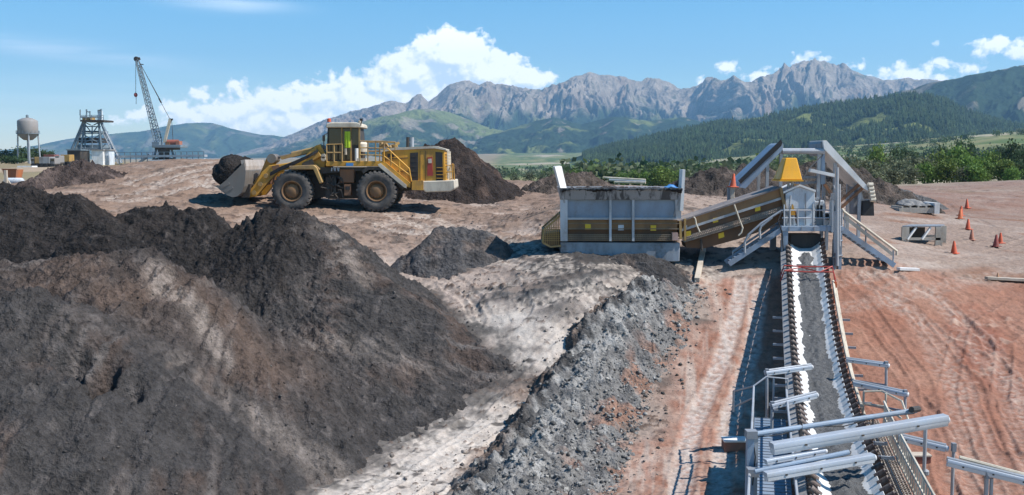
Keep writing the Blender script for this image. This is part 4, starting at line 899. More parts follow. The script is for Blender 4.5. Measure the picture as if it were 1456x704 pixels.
# the load
def clod_mesh(name, pts_fn, mat, label, cat, col):
    V, Fc = pts_fn(); c = np.empty((len(V),3)); c[...] = col; c *= (1+.5*fbm(V[:,0]*1.6, V[:,1]*1.6+V[:,2]*1.3, 3, 900))[:,None]
    loc = V.mean(0); o = raw_mesh(name, V-loc, Fc, mat, cols=np.clip(c, .01, .6), smooth=True); o.location = loc
    return tag(o, label, cat)
def load_fn():
    pu = np.array([P(u, v, yb0)[:] for u, v in [(309,267),(302,263),(296,256),(293,247),(295,238),(302,229),(311,222),(320,219),(329,222),(336,226),(342,228),(347,233)]])
    cen = np.array(P(338,262,yb0)[:]); ny = 40; rows = []
    s = np.linspace(0, 1, ny); m = 44; k = np.linspace(0, len(pu)-1, m); px = np.interp(k, range(len(pu)), pu[:,0]); pz = np.interp(k, range(len(pu)), pu[:,2])
    for j in range(ny):
        e = (1-abs(2*s[j]-1)**2.6)**.5 if 0 < j < ny-1 else 0; e = .42+.58*e; y = yb0+.08+(yb1-yb0-.16)*s[j]
        x = cen[0]+(px-cen[0])*e; z = cen[2]+(pz-cen[2])*e; y = y+x*0
        nn = fbm(x*1.5+y*.7, z*1.5-y*.9, 4, 905)*.34+fbm(x*5+y*3, z*5-y*2, 3, 906)*.14; dx = px-cen[0]; dz = pz-cen[2]; L_ = np.hypot(dx, dz)
        rows.append(np.stack([x+dx/L_*nn, y+.1*nn, z+dz/L_*nn], -1))
    V = np.concatenate(rows+[np.array([[cen[0], yb0+.06, cen[2]], [cen[0], yb1-.06, cen[2]]])]); Fc = grid_faces(ny, m)
    tri = []
    for i in range(m-1): tri += [(i+1, i, ny*m, ny*m), ((ny-1)*m+i, (ny-1)*m+i+1, ny*m+1, ny*m+1)]
    return V, np.concatenate([Fc, np.array([(a,b,c,c) for a,b,c,_ in tri])])
def tri_safe(fn):
    V, Fc = fn(); q = Fc[Fc[:,2] != Fc[:,3]]; t3 = Fc[Fc[:,2] == Fc[:,3]][:,:3]
    return V, np.concatenate([q[:,[0,1,2]], q[:,[0,2,3]], t3])
clod_mesh('bucket_load', lambda: tri_safe(load_fn), M_heap, 'heaped load of black soil filling the raised loader bucket', 'soil', (.030,.026,.024))
# ================================================================== HOPPER
HD = 52.0
ho = P(882,364,HD)
hopper = wthing('feed_hopper', ho, 'blue grey steel feed hopper with brown skirt on a stained concrete base', 'hopper')
HB = HD+3.4
PALST = paint('pale_grey_steel', (.52,.54,.57), .5, dirt=(.24,.2,.17), damt=.4)
FASC, ft, fb_ = newmat('mud_smeared_steel'); fco = coords(ft); fmp = ft.n.new('ShaderNodeMapping'); fmp.inputs['Scale'].default_value = (1.5,1,.55); fmp.inputs['Rotation'].default_value = (0,.5,0); ft.lk(fco, fmp.inputs[0])
f1 = ft.noise(fmp.outputs[0], 1.7, 7, .68, .6); f2 = ft.noise(fco, 22, 4, .6)
ft.lk(ft.mix(ft.rng(f1, .47, .56), ft.mix(f2, (.26,.255,.26), (.34,.33,.33)), ft.mix(f2, (.06,.057,.06), (.10,.095,.095))), fb_.inputs['Base Color']); fb_.inputs['Roughness'].default_value = .85
# fascia and front wall lean outward to the top
def slab(mb, quad_front, thick):
    """quad given by (u, v, d) corners; thickness goes away from the camera"""
    a = [P(*q) for q in quad_front]; b = [p+Vector((0, thick, 0)) for p in a]
    return mb.add(a+b, [(0,1,2,3),(7,6,5,4),(0,4,5,1),(1,5,6,2),(2,6,7,3),(3,7,4,0)])
slab(MB(), [(796.5,284,HD-.30),(969,284,HD-.30),(970,267.5,HD-.55),(795.5,267.5,HD-.55)], .16).build('rim_fascia', FASC, hopper)
slab(MB(), [(797,310.5,HD-.02),(968,310.5,HD-.02),(968.5,284.2,HD-.12),(797,284.2,HD-.12)], .1).build('front_wall', BLUG, hopper)
for u in (797,): slab(MB(), [(u,343,HD-.10),(u+10,343,HD-.10),(u+10,284,HD-.28),(u-.5,284,HD-.28)], .2).build('corner_post', PALST, hopper)
slab(MB(), [(961,311,HD-.10),(968.5,311,HD-.10),(969,284,HD-.28),(960,284,HD-.28)], .2).build('corner_post', PALST, hopper)
for u in (868, 900.5): slab(MB(), [(u-1.6,343,HD-.22),(u+1.6,343,HD-.22),(u+1.6,284,HD-.26),(u-1.6,284,HD-.26)], .2).build('rib', PALST, hopper)
slab(MB(), [(806,312.5,HD-.16),(963,312.5,HD-.16),(963,309.5,HD-.16),(806,309.5,HD-.16)], .12).build('rail', GALV, hopper)
xl, xr = P(797,290,HD).x, P(968,290,HD).x; zt, zb_ = P(880,268,HD-.5).z, P(880,312,HD).z
MB().hexa([Vector((xl+.35,HD,zb_)),Vector((xl+.43,HD,zb_)),Vector((xl+.43,HB-.4,zb_)),Vector((xl+.35,HB-.4,zb_)),Vector((xl-.03,HD-.5,zt)),Vector((xl+.05,HD-.5,zt)),Vector((xl+.05,HB+.3,zt)),Vector((xl-.03,HB+.3,zt))]).build('side_wall', GALV, hopper)
MB().hexa([Vector((xr-.43,HD,zb_)),Vector((xr-.35,HD,zb_)),Vector((xr-.35,HB-.4,zb_)),Vector((xr-.43,HB-.4,zb_)),Vector((xr-.05,HD-.5,zt)),Vector((xr+.03,HD-.5,zt)),Vector((xr+.03,HB+.3,zt)),Vector((xr-.05,HB+.3,zt))]).build('side_wall', GALV, hopper)
MB().hexa([Vector((xl+.3,HB-.5,zb_)),Vector((xr-.3,HB-.5,zb_)),Vector((xr-.3,HB-.4,zb_)),Vector((xl+.3,HB-.4,zb_)),Vector((xl,HB+.2,zt)),Vector((xr,HB+.2,zt)),Vector((xr,HB+.3,zt)),Vector((xl,HB+.3,zt))]).build('back_wall', GALVD, hopper)
def crust():
    nx, ny = 90, 34; X, Y = np.meshgrid(np.linspace(xl+.05, xr-.05, nx), np.linspace(HD-.62, HB+.2, ny))
    e = np.minimum(np.minimum(X-xl, xr-X)*1.4, 1); Z = zt-.24+.16*np.clip(e, 0, 1)+fbm(X*1.6, Y*1.6, 4, 930)*.20+fbm(X*6, Y*6, 3, 931)*.08
    Z = np.where(Y < HD-.5, zt-.05+fbm(X*5, Y*3, 3, 932)*.10, Z)
    return np.stack([X,Y,Z], -1).reshape(-1,3), grid_faces(ny, nx)
clod_mesh('hopper_soil', crust, M_heap, 'dark soil filling the hopper and crusted along its rim', 'soil', (.045,.041,.040))
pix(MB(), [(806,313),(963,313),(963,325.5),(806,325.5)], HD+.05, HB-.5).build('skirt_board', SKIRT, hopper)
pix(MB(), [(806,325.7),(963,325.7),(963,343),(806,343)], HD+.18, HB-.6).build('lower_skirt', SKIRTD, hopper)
gb = MB()
for v in (318, 325.5, 334, 336.5, 339, 341.5): gb.bar(P(806,v,HD-.02), P(966,v,HD-.02), .05, .05)
for k in range(46): u = 808+k*3.4; gb.bar(P(u,334,HD), P(u+1.5,342,HD), .025, .025)
gb.build('belt_guard', paint('dusty_brown_steel', (.27,.20,.13), .7, damt=.5), hopper)
for u, v, mt in ((836,322.5,SIGNY), (929,324,SIGNY), (883,323.5,PALEB)): slab(MB(), [(u-4,v+4,HD-.03),(u+4,v+4,HD-.03),(u+4,v-3.6,HD-.03),(u-4,v-3.6,HD-.03)], .03).build('sign', mt, hopper, label='white blank sign on the brown skirt' if mt is PALEB else None)
slab(MB(), [(956,342,HD-.12),(964,342,HD-.12),(964,331,HD-.12),(956,331,HD-.12)], .3).build('pale_box', paint('faded_pink_box', (.45,.30,.26), .7), hopper)
bs_ = pix(MB(), [(797,344.5),(967,345.5),(966,372),(797,374)], HD+.04, HB-.6).build('base', CONC, hopper, bevel=.03)
# tail cage at the left end
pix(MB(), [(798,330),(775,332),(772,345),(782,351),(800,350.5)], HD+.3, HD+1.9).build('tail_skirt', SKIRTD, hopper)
cg = MB()
for y in (HD+.1, HD+2.1):
    Q = [P(801,303,HD+.1), P(797,306,HD+.1), P(773,327,HD+.1), P(772,345,HD+.1), P(783,351,HD+.1), P(801,349,HD+.1)]
    Q = [Vector((q.x, y, q.z)) for q in Q]
    for a, b in zip(Q[:-1], Q[1:]): cg.bar(a, b, .09, .09)
    for k in range(1, 9):
        a = Q[1].lerp(Q[2], k/9); b = Q[4].lerp(Q[5], 1-k/9); cg.bar(a, Vector((a.x, y, max(b.z, Q[4].z+.1))), .03, .03)
    for k in range(1, 7): z = Q[3].z+(Q[2].z-Q[3].z)*k/6; cg.bar(Vector((Q[2].x, y, z)), Vector((Q[0].x, y, z)), .025, .025)
for q in ((797,306),(773,327),(772,345),(783,351)): a = P(*q, HD+.1); cg.bar(a, a+Vector((0,2,0)), .08, .08)
cg.build('tail_cage', YEL_D, hopper)
# wing plates above the rim
a = [P(797,268,HD-.5),P(806,268.5,HD-.1),P(806,268.5,HD+2.6),P(797,268,HD+2.2)]; b = [P(789,237.5,HD-.5),P(798.5,236,HD-.1),P(798.5,236,HD+2.6),P(789,237.5,HD+2.2)]
b[2].z = b[1].z; b[3].z = b[0].z; a[2].z = a[1].z; a[3].z = a[0].z; b[2].x = b[1].x; b[3].x = b[0].x; a[2].x = a[1].x; a[3].x = a[0].x
MB().hexa(a+b).build('wing_plate', WHITE, hopper)
a = P(967,300,HD-.45); b = P(972,241,HD-.45)
MB().hexa([Vector((a.x,HD-.45,a.z)),Vector((a.x+.16,HD-.45,a.z)),Vector((a.x+.16,HD+.5,a.z)),Vector((a.x,HD+.5,a.z)),Vector((b.x-.05,HD-.45,b.z)),Vector((b.x+.09,HD-.45,b.z)),Vector((b.x+.09,HD+.5,b.z)),Vector((b.x-.05,HD+.5,b.z))]).build('wing_plate', WHITE, hopper)
# tarpaulin on the rim
tx, tz = np.meshgrid(np.linspace(0,1,16), np.linspace(0,1,10)); c = P(954,267.5,HD-.35)
V = np.stack([c.x+(tx-.5)*.62, c.y+(tz-.4)*.55, c.z+.05+.13*np.sin(tx*PI)*np.sin(tz*PI)+fbm(tx*3, tz*3, 3, 940)*.09], -1).reshape(-1,3)
tp = raw_mesh('tarpaulin', V-np.array(c), grid_faces(10,16), TARP); tp.location = c; tag(tp, 'small crumpled blue tarpaulin lying on the hopper rim', 'tarpaulin')
sod = tp.modifiers.new('thickness', 'SOLIDIFY'); sod.thickness = .03
# ================================================================== FEEDER CONVEYOR (hopper to tower)
fo = P(975,352,HD)
feed = wthing('feeder_conveyor', fo, 'enclosed brown feeder conveyor sloping up from hopper to tower', 'conveyor')
F0, F1 = HD+.15, HD+2.0
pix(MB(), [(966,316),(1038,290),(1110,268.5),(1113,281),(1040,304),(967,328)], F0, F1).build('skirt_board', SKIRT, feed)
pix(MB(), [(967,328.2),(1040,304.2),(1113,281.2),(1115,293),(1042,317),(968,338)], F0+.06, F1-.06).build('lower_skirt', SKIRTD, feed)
MB().bar(P(967,328,F0-.04), P(1114,281,F0-.04), .05, .12).build('side_rail', GALV, feed)
MB().hexa([P(965,316.5,F0-.1),P(1111,268,F0-.1),P(1111,268,F0-.1)+Vector((0,2,0)),P(965,316.5,F0-.1)+Vector((0,2,0)),P(965,314,F0-.1),P(1111,265.5,F0-.1),P(1111,265.5,F0-.1)+Vector((0,2,0)),P(965,314,F0-.1)+Vector((0,2,0))]).build('cover_belt', paint('dusty_belt_cover', (.17,.15,.15), .85, dirt=(.3,.26,.23), damt=.5), feed)
lt = MB()
A0, A1, B0_, B1_ = P(969,338,F0), P(1115,293,F0), P(973,344,F0), P(1115,301,F0)
for k in range(61): lt.bar(A0.lerp(A1, k/60), B0_.lerp(B1_, k/60), .04, .04)
for k in range(4): lt.bar(A0.lerp(B0_, k/3), A1.lerp(B1_, k/3), .05, .05)
lt.build('idler_guard', paint('grey_brown_mesh', (.24,.20,.16), .75, damt=.5), feed)
pix(MB(), [(974,345),(1115,302),(1116,309),(1088,327),(1050,340),(1000,353.5),(976,352)], F0+.3, F1-.3).build('return_cover', SKIRTD, feed)
for u, v in ((979,332),(1017.5,313),(1077.5,296.5)): slab(MB(), [(u-3.8,v+4.5,F0-.03),(u+3.8,v+2.5,F0-.03),(u+3.4,v-4,F0-.03),(u-3.8,v-2.6,F0-.03)], .02).build('sign', SIGNY, feed)
slab(MB(), [(1022,339.5,F0+.26),(1030,337,F0+.26),(1029,330,F0+.26),(1021.5,332.5,F0+.26)], .03).build('sign', SIGNY, feed)
slab(MB(), [(972,327.5,F0-.03),(977,326,F0-.03),(977,320,F0-.03),(972,321.5,F0-.03)], .02).build('sign', PALEB, feed, label='small pale sign on the conveyor skirt')
for st in ([(986,308.5),(988.5,311),(990,319),(995,330)], [(1044,291),(1046,297),(1052,314),(1056,324),(1054,331),(1050,335)]):
    MB().tube([P(u, v, F0-.12) for u, v in st], .045, 6).build('strap', CREAM, feed)
MB().bar(P(967,314,F0-.15), P(968,340,F0-.15), .12, .12).build('frame_post', YEL_D, feed); MB().bar(P(974,311,F0-.15), P(974,342,F0-.15), .1, .1).build('frame_post', YEL_D, feed)
MB().bar(P(1110,267,F0-.1), P(1116,297,F0-.1), .14, .14).build('frame_post', YEL_D, feed)
MB().tube([P(997,340,F0+.1), P(998,356,F0+.1)], .06, 6).build('drop_pipe', DKFR, feed)
# ================================================================== TRANSFER TOWER
TD = 51.6
to = P(1152,384,TD)
tower = wthing('transfer_tower', to, 'blue grey steel transfer tower with platform, stairs and gabled white chute housing', 'tower')
pix(MB(), [(1111,321.5),(1199,321.5),(1199,329),(1111,329)], TD, TD+2.6).build('platform', BLUG, tower, bevel=.02)
for u in (1114.5, 1118.8, 1188.5, 1196):
    for y in (TD+.12, TD+2.4):
        p = P(u, 329, TD); g0 = gz(p.x, y)-.1
        MB().bar(Vector((p.x, y, p.z+.02)), Vector((p.x, y, g0)), .16, .16, (0,1,0)).build('leg', BLUG, tower)
def stair(name, a, b, steps, y0, y1, mat):
    m = MB()
    for y in (y0, y1): m.bar(P(*a, TD)+Vector((0,y,0)), P(*b, TD)+Vector((0,y,0)), .07, .26)
    A, B = P(*a, TD), P(*b, TD)
    for k in range(1, steps): q = A.lerp(B, k/steps); m.box((q.x-.13, TD+y0, q.z-.03), (q.x+.13, TD+y1, q.z+.02))
    return m.build(name, mat, tower)
stair('stair', (1113,326), (1037,376), 11, .1, 1.0, BLUG); stair('stair', (1197,325), (1273,378), 11, .1, 1.0, BLUG)
rails([[(1197,297,TD+.1),(1200,301,TD+.1),(1275,357,TD+.1),(1275,363,TD+.1)],[(1200,301,TD+1),(1275,357,TD+1)]], .075, CREAM, tower, 'handrail')
MB().bar(P(1200,308,TD+.1), P(1269,362,TD+.1), .07, .16).build('handrail', CREAM, tower)
rails([[(1231,334,TD+.1),(1231,345,TD+.1)],[(1231,325,TD+.1),(1231,346,TD+.1)],[(1270,356,TD+.1),(1270,374,TD+.1)],[(1201,302,TD+.1),(1201,324,TD+.1)]], .04, GALV, tower, 'stanchion')
rails([[(1112,299,TD+.1),(1082,318,TD+.1),(1064,334,TD+.1),(1059,344,TD+.1),(1059,360,TD+.1)],[(1098,309,TD+.1),(1082,322,TD+.1),(1080,328,TD+.1),(1081,340,TD+.1)],[(1112,310,TD+1),(1084,330,TD+1),(1042,358,TD+1),(1042,372,TD+1)]], .06, GALV, tower, 'handrail')
for u, v0 in ((1115,291),(1123,298),(1134,298),(1156,290),(1172,290),(1181,286),(1187,292),(1197,297)): rails([[(u,322,TD+.08),(u,v0,TD+.08)]], .045, GALV, tower, 'stanchion')
rails([[(1112,299,TD+.08),(1196,299,TD+.08)],[(1112,310,TD+.08),(1196,310,TD+.08)]], .035, GALV, tower, 'guard_rail')
rails([[(1112,302,TD+2.5),(1196,302,TD+2.5)],[(1196,298,TD+.1),(1196,298,TD+2.5)]], .035, GALV, tower, 'guard_rail')
# chute housing
ch = pix(MB(), [(1117,321),(1117,275.5),(1137,265),(1158.5,272.5),(1158.5,321)], TD+.5, TD+2.3).build('chute_housing', PALEB, tower, bevel=.02)
slab(MB(), [(1112,276.5,TD+.4),(1137,264.8,TD+.4),(1137,262,TD+.4),(1112,273.5,TD+.4)], 2).build('roof', WHITE, ch); slab(MB(), [(1137,264.8,TD+.4),(1160,273.2,TD+.4),(1160,270.2,TD+.4),(1137,262,TD+.4)], 2).build('roof', WHITE, ch)
MB().bar(P(1145.5,275,TD+.46), P(1145.5,320,TD+.46), .05, .04).build('seam', GALVD, ch); MB().bar(P(1118,297,TD+.46), P(1158,297,TD+.46), .03, .03).build('seam', GALVD, ch)
# cabinets and pipes beside it
pix(MB(), [(1160,287),(1172,285),(1174,321),(1160,321)], TD+.9, TD+1.9).build('cabinet', PALEB, tower, bevel=.03)
for u in (1163, 1168): slab(MB(), [(u-1.6,310,TD+.85),(u+1.6,310,TD+.85),(u+1.6,292,TD+.85),(u-1.6,292,TD+.85)], .03).build('cabinet_opening', BLACK, tower)
pix(MB(), [(1175,305),(1182,303),(1183,312),(1175,313)], TD+.6, TD+1.2).build('motor', BLACK, tower)
for u, v0, v1 in ((1183.5,285,330),(1190,238,378),(1193.5,262,350),(1187,300,360)): MB().tube([P(u,v1,TD-.05), P(u,v0,TD-.05)], .07 if u != 1190 else .10, 8).build('conduit', GALV, tower)
for (a, b) in (((1121,318),(1124,278)), ((1133,318),(1130,298)), ((1127,320),(1127,290))): MB().tube([P(*a,TD+.3), P(*b,TD+.3)], .055, 6).build('pipe', TANK if a[0] == 1133 else GALV, tower)
MB().hexa([P(1124,306,TD+.2),P(1131,306,TD+.2),P(1131,306,TD+.4),P(1124,306,TD+.4),P(1126,291,TD+.2),P(1128,291,TD+.2),P(1128,291,TD+.4),P(1126,291,TD+.4)]).build('valve', YEL, tower)
# cables, small pipes and boxes cluttering the tower
for k in range(10):
    u = RNG.uniform(1160, 1196); v = RNG.uniform(262, 318); MB().tube([P(u,v,TD+RNG.uniform(.1,1.8)), P(u+RNG.uniform(-6,6),v+RNG.uniform(4,20),TD+RNG.uniform(.1,1.8)), P(u+RNG.uniform(-10,10),v+RNG.uniform(16,30),TD+RNG.uniform(.1,1.6))], RNG.uniform(.02,.05), 6).build('cable' if k % 2 else 'pipe', (BLACK, GALV, GALVD, TANK)[k % 4], tower)
for (u, v, w_, h_, mt) in ((1176,317,7,9,GALVD),(1183,309,5,12,PALEB),(1164,284,4,5,GALV),(1192,300,6,14,DKFR),(1186,280,4,10,GALVD)): slab(MB(), [(u-w_/2,v+h_/2,TD+.4),(u+w_/2,v+h_/2,TD+.4),(u+w_/2,v-h_/2,TD+.4),(u-w_/2,v-h_/2,TD+.4)], .35).build('junction_box', mt, tower)
MB().tube([P(1136,262,TD+1), P(1150,240,TD+1.6), P(1168,222,TD+4)], .03, 6).build('cable', BLACK, tower); MB().tube([P(1112,300,TD), P(1106,314,TD-.1), P(1112,330,TD), P(1114,360,TD)], .03, 6).build('cable', BLACK, tower)
for u in (1122,1140,1158,1176,1194): slab(MB(), [(u-.8,328.5,TD-.03),(u+.8,328.5,TD-.03),(u+.8,322,TD-.03),(u-.8,322,TD-.03)], .02).build('stiffener', GALVD, tower)
# yellow hood on two posts
q = [P(1109.5,256,TD+.2),P(1141,256,TD+.2)]; r_ = [P(1117,224.5,TD+.6),P(1133,224.5,TD+.6)]
V = [q[0],q[1],q[1]+Vector((0,1.5,0)),q[0]+Vector((0,1.5,0)),r_[0],r_[1],r_[1]+Vector((0,.7,0)),r_[0]+Vector((0,.7,0))]
MB().hexa(V).build('hood', BRIGHTY, tower, bevel=.04)
lipm = MB(); z0 = q[0].z; lipm.box((q[0].x-.04,TD+.15,z0-.07),(q[1].x+.04,TD+1.75,z0)); lipm.build('hood_lip', BRIGHTY, tower)
for u in (1121,1126.5): MB().tube([P(u,276,TD+.8), P(u,256,TD+.8)], .07, 8).build('hood_post', GALV, tower)
# rubber curtain where material drops on the belt
pix(MB(), [(1125,333),(1167,333),(1168,345),(1160,351),(1150,353),(1140,353),(1130,350),(1124,344)], TD+.6, TD+1.5).build('rubber_curtain', BLACK, tower)
pix(MB(), [(1187,341),(1196,338),(1197,350),(1192,372),(1186,374)], TD+.1, TD+.5).build('side_panel', BLACK, tower)
for v in (345, 366): MB().tube([P(1184,v,TD), P(1198,v-3,TD)], .05, 6).build('pipe', GALV, tower)
# ================================================================== TALL GANTRY BEHIND THE TOWER
GD = 58.0
go_ = P(1150,300,GD); gantry = wthing('steel_gantry', go_, 'tall grey gantry with two sloping wing panels joined by a crossbar', 'gantry')
def wing(quad, d0, d1, mat):
    return pixs(MB(), quad, GD, d0, d1).build('wing_panel', mat, gantry)
wing([(1108,206),(1113,203),(1113,213),(1060,268),(1050,266),(1052,259)], GD, GD+2.6, BLUG)
pixs(MB(), [(1107,202),(1110,198.5),(1112,203),(1110,208),(1053,261),(1050,257)], GD, GD-.1, GD+.1).build('wing_edge', BLACK, gantry)
wing([(1170,199.5),(1175,199.5),(1232,263),(1235,272),(1228,268),(1172,212)], GD, GD+2.6, WHITE)
pixs(MB(), [(1168,204),(1172,199),(1172,216),(1170,222),(1167,216)], GD, GD+.2, GD+2.5).build('wing_edge', GALVD, gantry)
MB().tube([P(1112,215,GD+.2), P(1172,215,GD+.2)], .17, 10).build('crossbar', GALV, gantry)
MB().bar(P(1112,213,GD+2.4), P(1172,213,GD+2.4), .2, .2).build('crossbar', GALVD, gantry)
for u, v0, v1 in ((1093,232,300),(1167,215,290),(1190,232,300),(1113,205,290),(1225,262,305)):
    p = P(u, v0, GD); 
    for y in ((GD+.3,) if u in (1167,1113) else (GD+.3, GD+2.3)): MB().bar(Vector((p.x, y, p.z)), Vector((p.x, y, gz(p.x, y)-.1)), .17, .17, (0,1,0)).build('post', GALV, gantry)
for (a, b) in (((1190,290),(1222,262)), ((1193,298),(1226,268)), ((1172,262),(1188,284))): MB().bar(P(*a,GD+.2), P(*b,GD+.2), .12, .16).build('brace', TANK, gantry)
slab(MB(), [(1167,262,GD+.2),(1173,262,GD+.2),(1173,215,GD+.2),(1168,225,GD+.2)], .2).build('gusset', BLUG, gantry)
MB().bar(P(1151,242,GD-.3), P(1188,250,GD-.3), .35, .18).build('side_arm', WHITE, gantry)
pixs(MB(), [(1228,286),(1243,284),(1244,307),(1227,307)], GD, GD+.1, GD+1.3).build('counterweight', BLACK, gantry)
pixs(MB(), [(1219,266),(1230,268),(1233,286),(1226,306),(1219,306)], GD, GD+.6, GD+1.4).build('end_frame', GALVD, gantry)
for k in range(5): p = P(1237.5+k*.9, 263+k*5.2, GD); MB().lathe([(.03,-.16),(.14,-.14),(.14,.14),(.03,.16)], (p.x, p.y, p.z), 'x', 10).build('roller', CREAM, gantry)
MB().bar(P(1236,258,GD+.2), P(1241,290,GD+.2), .08, .08).build('roller_bracket', DKFR, gantry)
for (u0,v0,u1,v1) in ((1130,262,1168,258),(1135,252,1172,252)): MB().bar(P(u0,v0,GD+.5), P(u1,v1,GD+.5), .12, .15).build('tie_beam', GALVD, gantry)
# ================================================================== MAIN BELT CONVEYOR
_zd = np.array([20, 24, 25.8, 29, 32.9, 37, 41.6, 45, 48, 50.5, 53, 56.]); _zz = np.array([2.15, 2.04, 2.0, 1.9, 1.87, 2.12, 2.85, 3.6, 4.42, 5.1, 5.72, 6.4])
def cz(d): return float(np.interp(d, _zd, _zz))
def csm(d): return sum(cz(d+k*.8) for k in range(-3, 4))/7
CT_ = Vector((.239,.971,0)).normalized(); CN = Vector((CT_.y,-CT_.x,0))
def cp(d, lat=0, up=0): return Vector((8.5+.246*(d-25.8), d, csm(d)+up))+CN*lat
D0, D1 = 21.5, 53.2
belt = wthing('belt_conveyor', cp(34, 0, -1.2), 'long troughed belt conveyor running from the tower towards the foreground', 'conveyor')
ds = np.linspace(D0, D1, 130)
def strip(lats, ups, wob=0, th=None):
    """ribbon along the conveyor through the cross-section (lateral, up)"""
    V = []; m = len(lats)
    for d in ds:
        for l, u in zip(lats, ups): V.append(cp(d, l, u))
    Fq = [(i*m+k, i*m+k+1, (i+1)*m+k+1, (i+1)*m+k) for i in range(len(ds)-1) for k in range(m-1)]
    mb = MB(); mb.add(V, Fq); return mb
trough = [(-.72,.30),(-.52,.13),(-.30,.0),(.30,.0),(.52,.13),(.72,.30),(.735,.29),(.31,-.025),(-.31,-.025),(-.735,.29),(-.72,.30)]
strip([p[0] for p in trough], [p[1] for p in trough]).build('belt', BELT, belt)
for s in (-1, 1):
    sec = [(s*.80,-.12),(s*.92,-.12),(s*.92,-.34),(s*.80,-.34),(s*.80,-.12)]
    strip([p[0] for p in sec], [p[1] for p in sec]).build('stringer', GALVD, belt)
sec = [(-.98,.18),(-1.22,.08),(-1.22,-.02),(-.98,.02),(-.98,.18)]
strip([p[0] for p in sec], [p[1] for p in sec]).build('side_cover', paint('spattered_side_cover', (.20,.20,.205), .8, dirt=(.42,.40,.38), damt=.5, scale=4), belt)
# return belt below
sec = [(-.66,-.62),(.66,-.62),(.66,-.65),(-.66,-.65),(-.66,-.62)]; strip([p[0] for p in sec], [p[1] for p in sec]).build('return_belt', BLACK, belt)
# idlers
def idler_mesh(s):
    m = MB(); a = Vector((s*.70,0,.235)); b = Vector((s*.92,0,.40)); m.tube([a, b], .09, 10); m.tube([b, b+Vector((s*.04,0,.03))], .03, 6)
    m.bar(Vector((s*.93,0,.36)), Vector((s*.88,0,-.10)), .035, .05); return m
IDM = paint('dark_rust_roller', (.06,.035,.028), .6, dirt=(.35,.30,.26), damt=.4, scale=6)
rot = math.atan2(-CT_.x, CT_.y)
for s in (-1, 1):
    first = None
    for d in np.arange(22.2, 52.6, .62):
        if first is None:
            OFF_save = OFF.pop(belt.name); o = idler_mesh(s).build('idler', IDM, belt, smooth=True); OFF[belt.name] = OFF_save; first = o
        else: o = first.copy(); COL.objects.link(o); o.parent = belt
        o.location = cp(d)-OFF[belt.name]; o.rotation_euler = (0,0,rot)
# legs
for d in np.arange(23, 52.5, 4.2):
    for s in (-1, 1):
        a = cp(d, s*.86, -.34); MB().bar(a, Vector((a.x+CN.x*s*.12, a.y+CN.y*s*.12, gz(a.x, a.y)-.1)), .12, .12).build('leg', GALVD, belt)
    MB().bar(cp(d,-.86,-.38), cp(d,.86,-.38), .1, .1).build('cross_member', GALVD, belt)
# side brackets sticking out
for d in list(np.arange(28.6, 45.5, 1.55)):
    for s in (-1, 1): 
        if s < 0 and d < 33: continue
        MB().bar(cp(d, s*.92, -.28), cp(d, s*1.62, -.28), .06, .09).build('bracket', GALV, belt)
# red pull guard across
for k, (dd, up) in enumerate(((47.6,.52),(48.3,.50))):
    MB().tube([cp(dd,-1.25,up-.5), cp(dd,-1.1,up), cp(dd,0,up-.03), cp(dd,1.1,up), cp(dd,1.25,up-.6)], .04, 6).build('red_guard_bar', REDP, belt)
MB().tube([cp(47.6,-1.1,.52), cp(48.3,-.3,.44), cp(47.6,.5,.5), cp(48.3,1.1,.52)], .03, 6).build('red_guard_bar', REDP, belt)
MB().bar(cp(47.5,1.2,.1), cp(47.5,1.2,-.9), .12, .12).build('red_guard_post', paint('orange_red_post', (.5,.11,.03), .5), belt)
# walkway on the right with mesh floor and handrail
GRM = paint('mesh_floor', (.36,.31,.26), .8, damt=.4)
wk = MB()
wr = [d for d in ds if d < 33.5]
for k, d in enumerate(np.arange(21.6, 33.4, .16)): wk.bar(cp(d,1.02,-.42), cp(d,1.68,-.42), .03, .03)
for l in np.linspace(1.02, 1.68, 9):
    for a, b in zip(wr[:-1], wr[1:]): wk.bar(cp(a,l,-.40), cp(b,l,-.40), .02, .03)
wk.build('walkway_mesh', GRM, belt)
pl = MB(); 
for a, b in zip(wr[:-1], wr[1:]): pl.bar(cp(a,1.35,-.47), cp(b,1.35,-.47), .66, .04)
pl.build('walkway_plate', paint('dusty_plate', (.40,.30,.24), .85, damt=.3), belt)
fe = MB(); 
for d in np.arange(21.6, 32.6, .34): fe.bar(cp(d,1.74,-.45), cp(d,1.78,.42), .06, .035)
fe.build('fence_pales', CREAM, belt)
for up in (.42, .0, -.40): 
    m = MB(); m.tube([cp(d,1.76,up) for d in ds if d < 32.8], .04, 6); m.build('handrail', CREAM, belt)
m = MB(); m.tube([cp(d,1.12,.02+.1*sst(40,34,d)) for d in ds if 33 < d < 47.8], .06, 6); m.build('handrail', CREAM, belt)
m = MB(); m.tube([cp(d,1.24,-.2) for d in ds if 33 < d < 47.8], .045, 6); m.build('handrail', CREAM, belt)
for d in np.arange(33.5, 47.8, 1.3): MB().bar(cp(d,1.12,.05), cp(d,1.24,-.34), .05, .05).build('rail_post', CREAM, belt)
rails([[cp(33.2,1.2,.55), cp(33.2,1.75,.60), cp(32.6,2.3,.45), cp(31.6,2.45,-.1)],[cp(33.2,1.2,.15), cp(33.0,1.8,.15), cp(32.2,2.25,.0)],[cp(33.2,1.2,-.4), cp(33.2,1.2,.55)],[cp(32.9,1.85,-.4), cp(32.9,1.85,.6)]], .035, CREAM, belt, 'end_rail')
